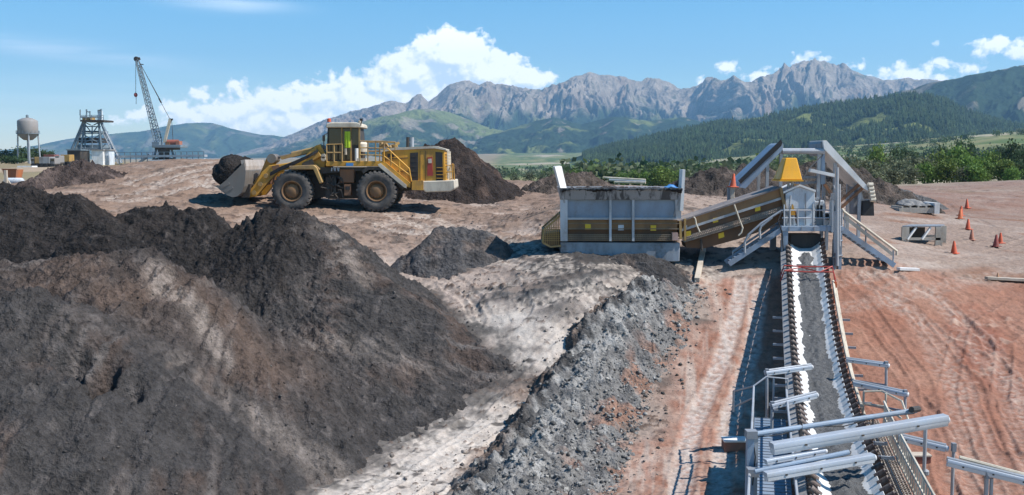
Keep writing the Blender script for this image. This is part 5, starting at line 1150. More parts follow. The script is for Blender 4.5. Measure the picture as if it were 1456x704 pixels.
# walkway on the left near the camera: blue deck, rails
dk = MB(); wl = [d for d in ds if d < 33.2]
for a, b in zip(wl[:-1], wl[1:]): dk.bar(cp(a,-1.75,-.50), cp(b,-1.75,-.50), 1.0, .05)
dk.build('walkway_deck', paint('blue_grey_deck', (.17,.23,.31), .6, dirt=(.30,.27,.25), damt=.35), belt)
tr = MB()
for d in np.arange(21.6, 33.2, .3): tr.bar(cp(d,-2.22,-.47), cp(d,-1.28,-.47), .02, .03)
tr.build('deck_treads', GALVD, belt)
for l, up in ((-2.3,.5),(-2.3,.05),(-1.24,.45)):
    m = MB(); m.tube([cp(d,l,up) for d in ds if d < 33.4], .035, 6); m.build('handrail', GALV, belt)
for d in np.arange(21.8, 33.5, 1.45):
    MB().bar(cp(d,-2.3,.5), cp(d,-2.3,-1.0), .06, .06).build('rail_post', GALV, belt)
for d in (24.2, 27.1, 30, 32.9): 
    a = cp(d,-2.2,-.5); MB().bar(a, Vector((a.x, a.y, gz(a.x, a.y)-.1)), .12, .12).build('leg', GALVD, belt)
rails([[cp(33.4,-2.3,-.5), cp(33.4,-2.3,.5), cp(33.6,-1.9,.78), cp(33.6,-1.2,.75), cp(33.6,-1.2,-.4)],[cp(33.6,-1.65,.76), cp(33.6,-1.65,-.45)],[cp(33.4,-2.3,.1), cp(34.4,-2.9,-.5)],[cp(33.4,-2.3,.5), cp(34.8,-3.0,-.1), cp(35.0,-3.0,-.9)]], .035, GALV, belt, 'end_rail')
# crushed ore lying on the belt
def ore():
    nl = 17; dd = np.linspace(D0, 51.3, 520); rows = []
    for d in dd:
        wl_ = .45+.06*pn(d*3.1, .3, 951)+.12*pn(d*.8, .7, 952)+.05*pn(d*7.3, 2.7, 956); wr_ = .45+.06*pn(d*2.7, 5.3, 953)+.12*pn(d*.7, 3.3, 957)+.05*pn(d*6.1, 1.7, 958)
        if d > 49.6: wl_ *= .72+.25*math.sin(d*5); wr_ *= .72+.25*math.sin(d*5)
        ls = np.linspace(-wl_, wr_, nl)
        for k, l in enumerate(ls):
            e = 1-(2*k/(nl-1)-1)**2; base = max(0, (abs(l)-.30))*.6
            rows.append(cp(d, l, base+.015+e*(.10+.09*pn(d*1.1, l*3, 954)+.08*pn(d*4.5, l*9, 955)))[:])
    return np.array(rows), grid_faces(len(dd), nl)
V, Fq = ore(); oc = cp(37); o = raw_mesh('crushed_ore', V-np.array(oc), Fq, ORE, smooth=True); o.location = oc; tag(o, 'dark crushed ore lying along the middle of the belt', 'ore', kind='stuff')
# ================================================================== WORK LIGHTS ALONG THE CONVEYOR
LAMPM = paint('grey_lamp_housing', (.40,.44,.50), .4, .15, dirt=(.30,.29,.28), damt=.25)
LENS = paint('white_lamp_cover', (.62,.63,.65), .4, dirt=(.36,.34,.32), damt=.2)
LG = 'work lights on poles along the conveyor'
def batten(parent, a, b, w, h, name='lamp_housing'):
    a, b = Vector(a), Vector(b); d = (b-a).normalized(); s = d.cross(Vector((0,0,1))).normalized(); u = s.cross(d)
    prof = [(-.5,.05),(-.49,.40),(-.42,.5),(.42,.5),(.49,.40),(.5,.05)]
    m = MB(); V = []; n = len(prof)
    for p in (a, b): V += [p+s*(x*w)+u*(z*h) for x, z in prof]
    m.add(V, [tuple(range(n)), tuple(n+k for k in reversed(range(n)))]+[(k,n+k,n+(k+1) % n,(k+1) % n) for k in range(n)])
    o = m.build(name, LAMPM, parent, smooth=True)
    prof = [(-.47,.045),(.47,.045),(.44,-.40),(.34,-.5),(-.34,-.5),(-.44,-.40)]; m = MB(); V = []; a2, b2 = a+d*.02, b-d*.02
    for p in (a2, b2): V += [p+s*(x*w)+u*(z*h) for x, z in prof]
    n = len(prof); m.add(V, [tuple(range(n)), tuple(n+k for k in reversed(range(n)))]+[(k,n+k,n+(k+1) % n,(k+1) % n) for k in range(n)])
    m.build('lamp_cover', LENS, parent, smooth=True)
    for t in (.18, .5, .82):
        q = a.lerp(b, t); m = MB(); m.bar(q-d*.02-s*w*.54, q-d*.02+s*w*.54, h*.25, .04); m.build('clip', DKFR, o)
    m = MB(); m.lathe([(.01,-.02),(w*.36,-.02),(w*.42,.03),(w*.3,.07),(.01,.08)], (0,0,0), 'x', 12)
    M = Matrix.Translation(b) @ d.to_track_quat('X','Z').to_matrix().to_4x4(); m.V = [tuple(M @ Vector(v)) for v in m.V]; m.build('end_cap', LENS, parent, smooth=True)
def work_light(label, arm, pole, wd=.20, ht=.17, pr=.05):
    (ua,va,da),(ub,vb,db) = arm; up, vt, vb_, dp = pole
    top = P(up, vt, dp); foot = P(up, vb_, dp) if vb_ else Vector((top.x, top.y, gz(top.x, top.y)))
    t = wthing('work_light', foot, label, 'work light', LG)
    MB().tube([foot-Vector((0,0,.05)), top], pr, 8).build('pole', GALV, t)
    a, b = P(ua,va,da), P(ub,vb,db); u = Vector((0,0,ht*.62))
    MB().tube([a+u, b+u], .035, 6).build('arm', GALV, t); batten(t, a, b, wd, ht)
    MB().bar(top-Vector((0,0,.08)), top+Vector((0,0,.16)), .11, .13, (0,1,0)).build('bracket', GALVD, t)
    return t
t = work_light('slim grey work light arm right of the belt, the farthest one, on a short pole', ((1203,512,36.0),(1262,520,35.6)), (1260,520,549,35.6), .2, .14)
MB().bar(P(1260,548,35.6), P(1206,540,36), .07, .07).build('outrigger', GALVD, t)
t = work_light('grey work light arm above the curved end rail of the right walkway', ((1213,545,34.2),(1289,561,33.6)), (1287,561,586,33.6), .22, .17)
MB().bar(P(1287,585,33.6), P(1216,572,34.2), .07, .07).build('outrigger', GALVD, t)
work_light('grey work light reaching past the pale fence, tall pole at its outer end', ((1277,622,28.6),(1345,638,28.2)), (1356,638,None,28.1), .22, .18)
t = work_light('work light arm running off the right picture edge on a short double pole', ((1346,657,27.0),(1480,690,26.4)), (1403,676,None,26.7), .24, .20, .06)
tp2 = P(1410,680,26.7); MB().tube([tp2, Vector((tp2.x, tp2.y, gz(tp2.x, tp2.y)))], .05, 8).build('pole', GALV, t); MB().tube([P(1364,650,27), P(1480,681,26.5)], .05, 6).build('tube', CREAM, t)
t = work_light('grey work light arm left of the belt, the farther one, over the dark shadow', ((1088,531,35.2),(1153,522,35.6)), (1090.5,531,602,35.2), .22, .17)
MB().bar(P(1090.5,601,35.2), P(1130,598,35.4), .07, .07).build('outrigger', GALVD, t)
work_light('grey work light arm reaching over the left walkway deck to the belt edge', ((1096,578,32.0),(1160,562,32.4)), (1098,578,None,32.0), .23, .18)
# the large double light in front
top = P(1067,612,24.2); foot = Vector((top.x, top.y, gz(top.x, top.y)))
t = wthing('work_light', foot, 'largest work light, with two long battens crossing over the near belt', 'work light', LG)
MB().bar(foot-Vector((0,0,.05)), top, .17, .17, (0,1,0)).build('pole', BLUG, t); p = P(1075,620,24.3); MB().bar(Vector((p.x,p.y,foot.z)), p, .09, .09, (0,1,0)).build('pole', GALV, t)
MB().tube([P(1069,618,24.2), P(1303,583.5,25.4)], .065, 10).build('arm', BLUG, t); MB().tube([P(1296,582.5,25.2), P(1306,581.5,25.4)], .08, 8).build('arm_cap', DKFR, t)
batten(t, P(1097,638,24.0), P(1345,597,25.2), .25, .28)
batten(t, P(1088,657,23.8), P(1172,642,24.3), .16, .13)
MB().tube([P(1073,671,23.5), P(1207,643,24.0)], .06, 10).build('arm', BLUG, t); batten(t, P(1088,678,23.3), P(1241,651,24.0), .22, .22)
for (u,v,d) in ((1140,608,24.55),(1242,594,25.1)): MB().bar(P(u,v-4,d), P(u-2,v+18,d-.2), .05, .05).build('hanger', DKFR, t)
m = MB(); m.tube([P(1072,622,24.2), P(1110,618,24.35), P(1150,606,24.6), P(1200,606,24.8), P(1250,593,25.1), P(1300,588,25.4)], .014, 5); m.tube([P(1071,625,24.15), P(1074,650,24.1), P(1070,690,24.1)], .016, 5); m.build('cable', BLACK, t)
for (u,v,d) in ((1068,617,24.2),(1070,671,23.9)): MB().box(tuple(P(u,v,d)-Vector((.13,.13,.09))), tuple(P(u,v,d)+Vector((.13,.13,.09)))).build('clamp', GALVD, t)
p = P(1316,608,28.0); ps = wthing('steel_post', (p.x, p.y, gz(p.x, p.y)), 'thin bare steel post outside the pale fence, with a knob near its foot', 'post')
MB().tube([p, Vector((p.x, p.y, gz(p.x, p.y)-.1))], .055, 8).build('shaft', GALV, ps); q = P(1316,672,28.0); MB().lathe([(.03,-.1),(.10,-.05),(.10,.05),(.03,.1)], tuple(q), 'z', 10).build('knob', GALVD, ps)
# ================================================================== CONES
def cone(name, u, vt, vb, d, label, mat=None, tilt=0, z=None):
    b = P(u, vb, d); h = (P(u, vt, d)-b).z
    if z is None: b.z = gz(b.x, b.y)+.01
    t = empty(name, b, label, 'traffic cone', 'traffic cones on the red yard'); r = h*.27
    m = MB(); m.lathe([(r*.95,.05*h),(r*.9,.09*h),(r*.28,.97*h),(r*.2,h)], (0,0,0), 'z', 16); m.build('cone_body', mat or CONEM, t, smooth=True)
    m = MB(); m.box((-r*1.25,-r*1.25,0),(r*1.25,r*1.25,.06*h)); m.build('cone_base', mat or CONEM, t, bevel=.01)
    t.rotation_euler = (tilt*.6+RNG.uniform(-.03,.03), tilt+RNG.uniform(-.04,.04), RNG.uniform(0, 1)); return t
DULLC = paint('faded_dusty_cone', (.42,.15,.09), .7, dirt=(.3,.22,.17), damt=.5); DARKC = paint('dark_red_cone', (.28,.05,.04), .7, damt=.4)
cone('traffic_cone', 1375, 280, 293, 82, 'orange cone farthest back, beside the brown bank')
cone('traffic_cone', 1366, 290, 304, 76, 'orange cone standing just behind another cone of the far pair')
cone('traffic_cone', 1365, 301, 315, 71, 'paler orange cone in front of the other one of the far pair', paint('pale_orange_cone', (.68,.17,.06), .6, damt=.3))
cone('traffic_cone', 1376, 316, 331, 66, 'bright orange cone left of the dull brown cone')
cone('traffic_cone', 1381.5, 327, 342, 62.5, 'dull brownish cone right of a bright orange cone', DULLC)
cone('traffic_cone', 1356.5, 342, 360, 57.5, 'nearest bright orange cone, in front of the open steel skid')
cone('traffic_cone', 1422.5, 329, 344, 62, 'orange cone behind the dark cone near the yard edge')
cone('traffic_cone', 1416, 333, 350, 60.5, 'dark red cone on a pale block near the yard edge', DARKC)
cone('traffic_cone', 1418.5, 391, 401, 52.3, 'small tan cone standing beside the long pale board', paint('tan_cone', (.42,.22,.12), .7, damt=.3))
p = P(1041,300,57.5); g0 = gz(p.x, p.y); p = P(1041,266,57.5)
po = wthing('wooden_post', (p.x, p.y, g0), 'bleached wooden post with an orange cone on its top', 'post')
MB().bar(Vector((p.x,p.y,g0-.1)), p, .24, .24, (0,1,0)).build('shaft', TIMB, po, bevel=.02); MB().bar(Vector((p.x-.18,p.y+.05,g0)), P(1036.5,267,57.5), .16, .16, (0,1,0)).build('second_plank', GALVD, po)
cone('traffic_cone', 1042, 247, 266, 57.5, 'orange cone perched on top of the wooden post', None, .06, 1)
# ================================================================== SKIDS, BOARDS, BLOCKS
b = gpt(1311,347); t = wthing('steel_skid', b, 'open pale steel skid with flat top and diagonal braces, nearest the cones', 'steel skid'); d = b.y
def onz(u, v, d_): return P(u, v, d_)
top = [P(1283,321,d),P(1338,320,d),P(1343,319,d+1.3),P(1296,319,d+1.3)]; z = top[0].z
for q in top: q.z = z
MB().hexa([Vector((q.x,q.y,z-.07)) for q in top]+[Vector((q.x,q.y,z)) for q in top]).build('top_plate', GALVD, t)
PALM = paint('pale_weathered_steel', (.46,.42,.36), .7, dirt=(.25,.2,.16), damt=.5)
zg = gz(top[0].x, d)
for (xa, ya, w_) in ((top[0].x, d, .42), (top[1].x-.30, d-.02, .40), (top[2].x-.25, d+1.1, .3), (top[3].x, d+1.1, .3)): MB().box((xa, ya, gz(xa, ya)-.05), (xa+w_, ya+.14, z-.075)).build('end_plate', PALM, t)
MB().bar(Vector((top[0].x, d+.05, zg+.12)), Vector((top[1].x, d+.05, zg+.12)), .14, .14).build('bottom_rail', PALM, t); MB().bar(Vector((top[3].x, d+1.2, zg+.2)), Vector((top[2].x, d+1.2, zg+.2)), .14, .14).build('bottom_rail', PALM, t)
for x0 in (top[0].x+.3, top[0].x+1.15): MB().bar(Vector((x0, d-.05, zg+.1)), Vector((x0+.55, d+.1, z-.1)), .12, .10).build('brace', WHITE, t)
MB().box((top[0].x+.5, d+.9, zg), (top[0].x+1.7, d+1.0, z-.15)).build('inner_panel', DKFR, t)
b = gpt(1308,304); d = b.y; t = wthing('steel_skid', b, 'low pale steel skid with a slack dark net on top, behind the braced skid', 'steel skid')
q0, q1 = P(1282,300,d), P(1330,303,d); zt2 = b.z+.55
MB().box((q0.x, d, b.z+.05), (q1.x, d+.12, b.z+.42)).build('side_beam', PALM, t); MB().box((q0.x, d+1.9, b.z+.1), (q1.x, d+2.02, b.z+.45)).build('side_beam', PALM, t)
for x in np.linspace(q0.x, q1.x-.12, 5): MB().box((float(x), d+.02, b.z+.42), (float(x)+.12, d+2, b.z+.52)).build('cross_beam', PALM, t)
MB().box((q1.x-.1, d-.1, b.z), (q1.x+.25, d+2.1, b.z+.75)).build('end_plate', WHITE, t); MB().box((q0.x-.2, d-.1, b.z), (q0.x, d+2.1, b.z+.4)).build('end_plate', PALM, t)
tx, tz = np.meshgrid(np.linspace(0,1,30), np.linspace(0,1,20))
V = np.stack([q0.x+.25+tx*(q1.x-q0.x-.3), d+.1+tz*1.9, b.z+.56+.42*tz*np.sin(tx*PI)**.6+fbm(tx*4, tz*4, 3, 970)*.18], -1).reshape(-1,3)
nt = raw_mesh('dark_net', V-np.array(b), grid_faces(20,30), paint('dark_grey_net', (.13,.13,.13), .9, dirt=(.3,.28,.26), damt=.6, scale=5)); nt.location = b; tag(nt, 'slack dark grey net draped over the low steel skid', 'net')
nt.modifiers.new('thickness', 'SOLIDIFY').thickness = .03
def plank(name, label, cat, a, b_, w_, h_, mat=TIMB):
    A, B = gpt(*a), gpt(*b_); m = MB(); c = (A+B)/2; up = Vector((0,0,h_/2+.03))
    m.bar(A-c+up, B-c+up, w_, h_); o = m.build(name, mat, bevel=.01); o.location = c; return tag(o, label, cat)
plank('timber_board', 'short white board lying at the foot of the right tower stair', 'board', (1277,385), (1305,386), .32, .14, WHITE)
plank('timber_board', 'long pale board lying at the right edge of the red yard', 'board', (1402,398), (1500,403), .35, .14)
plank('timber_beam', 'pale timber beam lying between the hopper and the red haul road', 'beam', (1000,358), (991,402), .26, .22)
b = gpt(1046,640); t = wthing('concrete_block', b, 'pale block with a reddish side beside the shadow of the near conveyor', 'block')
MB().box((b.x-.42,b.y-.1,b.z-.05),(b.x+.42,b.y+.45,b.z+.30)).build('body', paint('red_stained_block', (.28,.13,.09), .85), t, bevel=.02); MB().box((b.x-.44,b.y-.12,b.z+.30),(b.x+.44,b.y+.47,b.z+.38)).build('top_slab', WHITE, t, bevel=.015)
b = gpt(1305,660); t = wthing('concrete_block', b, 'rusty red block on the ground behind the big work light and pale fence', 'block')
MB().box((b.x-.45,b.y,b.z-.05),(b.x+.45,b.y+.4,b.z+.25)).build('body', paint('rust_red_block', (.20,.07,.05), .85), t, bevel=.02); MB().box((b.x-.47,b.y-.02,b.z+.25),(b.x+.47,b.y+.42,b.z+.30)).build('top_slab', TIMB, t)
# ================================================================== TREES AND BUSHES
def leafmat(name):
    m, t, b = newmat(name); at = t.n.new('ShaderNodeAttribute'); at.attribute_name = 'Col'
    oi = t.n.new('ShaderNodeObjectInfo'); hsv = t.n.new('ShaderNodeHueSaturation'); t.lk(at.outputs['Color'], hsv.inputs['Color'])
    t.lk(t.rng(oi.outputs['Random'], 0, 1, .485, .515), hsv.inputs['Hue']); t.lk(t.rng(oi.outputs['Random'], 0, 1, .8, 1.25), hsv.inputs['Value']); t.lk(hsv.outputs[0], b.inputs['Base Color'])
    b.inputs['Roughness'].default_value = .7; b.inputs['Specular IOR Level'].default_value = .2
    tr = t.n.new('ShaderNodeBsdfTranslucent'); t.lk(hsv.outputs[0], tr.inputs[0]); mx = t.n.new('ShaderNodeMixShader'); mx.inputs[0].default_value = .3
    t.lk(b.outputs[0], mx.inputs[1]); t.lk(tr.outputs[0], mx.inputs[2]); t.lk(mx.outputs[0], t.n['Material Output'].inputs[0]); return m
LEAF = leafmat('leaves'); BARK = paint('bark', (.09,.07,.055), .9)
def leaf_cloud(n_cl, per, col, leaf, shape='round', seed=0):
    R = np.random.default_rng(seed); cen = []
    while len(cen) < n_cl:
        p = R.uniform(-1, 1, 3)
        if shape == 'cone':
            z = R.random(); r = (1-z)*.42+.04; a = R.uniform(0, 2*PI); cen.append([math.cos(a)*r*R.random()**.5, math.sin(a)*r*R.random()**.5, .08+z*.9])
        elif (p**2).sum() < 1 and (p**2).sum() > .12: cen.append([p[0]*.42, p[1]*.42, .52+p[2]*.40])
    cen = np.array(cen); n = n_cl*per
    c = np.repeat(cen, per, 0); sz = .13 if shape == 'round' else .07
    pos = c+R.normal(0, 1, (n,3))*np.array([sz,sz,sz*.75]); 
    nrm = R.normal(0, 1, (n,3))+[0,0,.5]; nrm /= np.linalg.norm(nrm, axis=1)[:,None]
    t1 = np.cross(nrm, R.normal(0,1,(n,3))); t1 /= np.linalg.norm(t1, axis=1)[:,None]; t2 = np.cross(nrm, t1); s = leaf*R.uniform(.6, 1.4, (n,1))
    V = np.stack([pos-t1*s-t2*s*.6, pos+t1*s-t2*s*.6, pos+t1*s*.6+t2*s, pos-t1*s*.7+t2*s*.8], 1).reshape(-1,3)
    cc = np.array(col)*np.repeat(R.uniform(.65, 1.35, (n_cl,1)), per, 0)*R.uniform(.75, 1.25, (n,1)); return V, np.arange(4*n).reshape(-1,4), np.repeat(cc, 4, 0)
def make_tree(name, n_cl, per, col, leaf, shape, seed, label, cat, group):
    t = empty(name, (0,0,0), label, cat, group)
    tr = MB(); tr.tube([(0,0,-.06), (.015,.01,.2), (.0,.02,.42), (.02,0,.7 if shape == 'round' else .9)], .028, 6, .008)
    for k in range(5):
        a = k*1.3; tr.tube([(0,.01,.2+.07*k), (.12*math.cos(a), .12*math.sin(a), .36+.07*k), (.26*math.cos(a), .26*math.sin(a), .50+.06*k)], .012, 5, .004)
    tr.build('trunk', BARK, t); V, Fq, c = leaf_cloud(n_cl, per, col, leaf, shape, seed); raw_mesh('crown', V, Fq, LEAF, t, cols=c); return t
GB, GG, GD_ = 'bright green bushes beyond the yard', 'grey green scrub trees beyond the yard', 'dark trees beyond the yard'
KND = {'b': [make_tree('leafy_bush', 26, 60, (.11,.165,.036), .035, 'round', 11+i, 'x', 'bush', GB) for i in range(2)],
       'g': [make_tree('scrub_tree', 22, 46, (.12,.13,.075), .033, 'round', 21+i, 'x', 'tree', GG) for i in range(2)],
       'd': [make_tree('dark_tree', 26, 55, (.055,.085,.036), .036, 'round', 31+i, 'x', 'tree', GD_) for i in range(2)]}
LBL = {'b': 'rounded bright green leafy bush in the belt of scrub beyond the yard', 'g': 'sparse grey green scrub tree in the belt beyond the yard', 'd': 'dark green tree in the belt of scrub beyond the yard'}
used = {}
def plant(k, u, vt, wpx, d, label=None, group=None):
    x = P(u, vt, d).x; g0 = gz(x, d); h = max(P(u, vt, d).z-g0, .8); wd = wpx/F*d
    i = RNG.integers(0, 2); proto = KND[k][i]
    if (k, i) not in used: used[(k, i)] = 1; o = proto
    else: o = copy_tree(proto)
    o.location = (x, d, g0); o.scale = (wd, wd, h); o.rotation_euler = (0,0,RNG.uniform(0, 6.28)); o['label'] = label or LBL[k]
    if group: o['group'] = group
for a in [('b',1335,217,34,172),('b',1362,208,40,178),('b',1378,221,34,160),('b',1398,223,36,165),('b',1408,214,30,190),('b',1430,227,34,158),('b',1347,228,34,150),('b',1316,231,30,150),('b',1388,233,30,145),('b',1440,238,24,150),
          ('g',1300,221,34,168),('g',1320,223,30,165),('g',1285,226,36,155),('g',1268,224,32,160),('g',1252,230,36,146),('g',1232,226,40,138),('g',1212,223,40,136),('g',1194,224,34,142),('g',1225,238,40,128),('g',1248,241,36,126),('g',1272,240,34,135),('g',1296,238,34,140),('g',1180,232,34,130),('g',1370,236,28,146),('g',1205,242,36,120),
          ('d',1441,203,32,185),('d',1456,206,36,178),('d',1472,204,36,180),('d',1274,211,30,225),('d',1292,211,30,230),('d',1364,199,24,250),('d',1380,203,22,255),('d',1425,209,28,215),('d',1340,208,26,235),('d',1450,226,34,160)]: plant(*a)
plant('b',1247,208,34,205, 'bright green bush standing alone, farther back than the scrub belt')
for u,vt,wx,d in ((1080,236,26,150),(1098,232,24,160),(1062,240,24,140),(1150,232,26,150),(1128,228,26,165)): plant('g',u,vt,wx,d,'grey green scrub tree seen behind the tall gantry','scrub trees behind the gantry')
for u,vt,wx,d in ((872,243,20,260),(886,245,18,255),(903,242,18,262),(918,244,16,250),(857,244,16,270),(832,246,18,240),(818,241,18,235)): plant('b',u,vt,wx,d,'small green bush seen over the hopper rim','green bushes behind the hopper')
plant('b',940,237,38,215,'broad yellow green bush seen behind the right end of the hopper'); plant('b',962,243,22,225,'small green bush right of the broad yellow green one')
for u,vt,wx,d in ((990,243,18,230),(1012,241,20,220),(1028,244,18,215)): plant('g',u,vt,wx,d,'grey green scrub tree between hopper and cone post','scrub trees right of the hopper')
for u,vt,wx,d in ((732,246,18,260),(752,244,18,270),(770,245,18,265),(786,241,22,255),(800,243,18,250)): plant('g',u,vt,wx,d,'low scrub tree between the brown heap and the hopper','scrub trees left of the hopper')
for u,vt,wx,d in ((8,214,30,262),(30,210,32,270),(50,211,28,275),(64,213,24,270),(-14,218,30,255),(20,222,30,245)): plant('d',u,vt,wx,d,'dark green tree at the foot of the water tower','trees around the water tower')
# far scrub on the plain and field edges: one countless mass
def scrub(n):
    u = RNG.uniform(640, 1520, n*3); d = np.exp(RNG.uniform(math.log(260), math.log(1500), n*3)); x = (u-CX)/F*d
    k = np.where(fbm(x*.006, d*.004, 3, 980) > .08)[0][:n]; x, d = x[k], d[k]; z = ground(x, d)[0]; n = len(x)
    per = 70; R = RNG; h = R.uniform(2.0, 6.5, n); base = np.stack([x, d, z], -1)
    off = R.normal(0, 1, (n,per,3))*np.array([.42,.42,.25])+[0,0,.5]; pos = base[:,None]+off*h[:,None,None]
    nrm = R.normal(0,1,(n,per,3))+[0,0,.4]; nrm /= np.linalg.norm(nrm, axis=-1)[...,None]; t1 = np.cross(nrm, R.normal(0,1,(n,per,3))); t1 /= np.linalg.norm(t1, axis=-1)[...,None]; t2 = np.cross(nrm, t1)
    s = (h*.11)[:,None,None]; V = np.stack([pos-t1*s-t2*s, pos+t1*s-t2*s*.7, pos+t1*s*.7+t2*s, pos-t1*s+t2*s*.8], 2).reshape(-1,3)
    c = np.array([[.05,.075,.032],[.085,.12,.04],[.105,.12,.065]])[R.integers(0,3,n)]; c = np.repeat(c, per*4, 0)*R.uniform(.8, 1.2, (n*per*4,1))
    tag(raw_mesh('scrub', V, np.arange(len(V)).reshape(-1,4), LEAF, cols=c), kind='stuff')
scrub(1500)
# ================================================================== PLANT ON THE LEFT HORIZON
WDd = 262.0
def frame(name, pairs, d, r, mat, parent, tube=True):
    m = MB()
    for a, b in pairs: m.tube([P(a[0],a[1],a[2] if len(a) > 2 else d), P(b[0],b[1],b[2] if len(b) > 2 else d)], r, 6)
    return m.build(name, mat, parent)
FSTEEL = paint('old_blue_grey_steel', (.16,.21,.25), .6, damt=.25, scale=.4); FGREY = paint('old_grey_tank', (.25,.24,.235), .6, dirt=(.22,.18,.16), damt=.4, scale=.3)
p = P(39,237,WDd); wt = wthing('water_tower', (p.x, p.y, gz(p.x, p.y)), 'grey water tower with round tank on thin legs', 'water tower')
c = P(39.3,180,WDd); r = 13.6/F*WDd; kz = lambda v: P(39.3,v,WDd).z-c.z
MB().lathe([(.05,kz(200)),(r*.45,kz(199)),(r*.8,kz(195)),(r,kz(189)),(r,kz(173)),(r*.92,kz(171)),(r*.5,kz(168.3)),(.1,kz(167))], tuple(c), 'z', 28).build('tank', FGREY, wt, smooth=True)
MB().lathe([(r,kz(190.5)),(r*1.14,kz(190.5)),(r*1.14,kz(189.8)),(r,kz(189.8))], tuple(c), 'z', 24).build('balcony', FSTEEL, wt)
m = MB(); 
for k in range(16): a = 2*PI*k/16; q = c+Vector((math.cos(a)*r*1.12, math.sin(a)*r*1.12, kz(190))); m.tube([q, q+Vector((0,0,.75))], .05, 5)
m.build('railing', FSTEEL, wt); MB().lathe([(.1,kz(167.5)),(.35,kz(167)),(.35,kz(164)),(.1,kz(163))], tuple(c), 'z', 10).build('finial', FSTEEL, wt)
for k in range(4):
    a = .5+k*PI/2; q = c+Vector((math.cos(a)*r*.95, math.sin(a)*r*.95, kz(190))); f_ = c+Vector((math.cos(a)*r*1.08, math.sin(a)*r*1.08, 0)); f_.z = gz(f_.x, f_.y)-.2; MB().tube([q, f_], .19, 8).build('leg', GALV, wt)
q = c+Vector((0,0,kz(199))); MB().tube([q, Vector((q.x,q.y,gz(q.x,q.y)-.2))], .22, 8).build('riser_pipe', GALV, wt)
# headframe
HDd = 236.0; p = P(128,238,HDd); hf = wthing('headframe_tower', (p.x,p.y,gz(p.x,p.y)), 'blue grey steel headframe with splayed legs and a railed top platform', 'headframe')
R_ = .20
for a, b, rr_ in (((119,172),(98,222),.28),((143,172),(173,232),.28),((121,172),(113,225),.25),((140,172),(146,225),.25),((121,172,HDd+7),(104,222,HDd+7),.24),((143,172,HDd+7),(164,230,HDd+7),.24)): frame('leg', [(a,b)], HDd, rr_, FSTEEL, hf)
frame('bracing', [((116,180),(143,180)),((112,190),(150,190)),((108,200),(156,200)),((103,211),(162,211)),((119,174),(131,190)),((143,174),(131,190)),((116,190),(144,205)),((146,190),(116,205)),((112,205),(131,222)),((150,205),(131,222)),((119,173),(129,178)),((143,173),(133,178)),((131,178),(131,222)),((121,172),(121,222)),((141,185),(141,222))], HDd, .13, FSTEEL, hf)
MB().box(tuple(P(114,173,HDd-1)), tuple(P(147,170.5,HDd-1)+Vector((0,6,0)))).build('platform', DKFR, hf)
frame('railing', [((114,171),(114,164)),((122,171),(122,164)),((130,171),(130,164)),((138,171),(138,164)),((147,171),(147,164)),((114,164),(147,164)),((114,167.5),(147,167.5))], HDd-.8, .07, FSTEEL, hf)
MB().box(tuple(P(117,170.5,HDd)), tuple(P(128,166,HDd)+Vector((0,3,0)))).build('winch_house', YEL_D, hf); MB().box(tuple(P(139,170.5,HDd)), tuple(P(143,157,HDd)+Vector((0,1.2,0)))).build('white_mast', PALEB, hf)
frame('top_frame', [((123,166),(123,156)),((128,168),(128,158)),((123,158),(128,160)),((122,156.5),(124,156)),((139,157),(144,156)),((114,166),(123,166)),((128,166),(144,166)),((144,170),(144,155)),((114,164),(114,156))], HDd, .14, FSTEEL, hf)
for q, mt in (((112,196,140,203),DKFR),((110,206,146,214),FSTEEL),((116,186,142,188),FSTEEL)): MB().box(tuple(P(q[0],q[3],HDd+1)), tuple(P(q[2],q[1],HDd+1)+Vector((0,5,0)))).build('floor_deck', mt, hf)
frame('conveyor_leg', [((150,187,HDd-2),(172,232,HDd-2)),((147,190,HDd-2),(168,233,HDd-2))], HDd, .16, GALV, hf); m = MB()
for k in range(14): t_ = k/13; m.tube([P(150+22*t_,187+45*t_,HDd-2), P(147+21*t_,190+43*t_,HDd-2)], .07, 5)
m.build('conveyor_rungs', GALV, hf)
def block(name, label, cat, q, d, dep, mat, roof=None, extra=None, group=None):
    a = P(q[0],q[3],d); t = wthing(name, (a.x, d, gz(a.x, d)), label, cat, group); b = P(q[2],q[1],d)
    MB().box((a.x, d, gz(a.x, d)-.5), (b.x, d+dep, b.z)).build('wall', mat, t)
    if roof: MB().box((a.x-.2, d-.2, b.z), (b.x+.2, d+dep+.2, b.z+.25)).build('roof', roof, t)
    if extra: extra(t, a, b)
    return t
def panels(t, a, b):
    for k in range(3): x = a.x+(b.x-a.x)*(.12+.29*k); MB().box((x, a.y-.06, a.z+.3), (x+.55*(b.x-a.x)/3.2, a.y-.01, b.z-1.1)).build('dark_panel', FSTEEL if k else DKFR, t)
block('white_shed', 'white tall shed at the right foot of the headframe', 'shed', (131,214,146,240), 222, 4, WHITE, FGREY); block('grey_shed', 'narrow grey panelled shed beside the white shed', 'shed', (147,214,155,240), 223, 3, PALEB, FGREY, panels)
block('dark_shed', 'low dark shed left of the headframe feet', 'shed', (96,214,114,226), 226, 5, DKFR, FSTEEL)
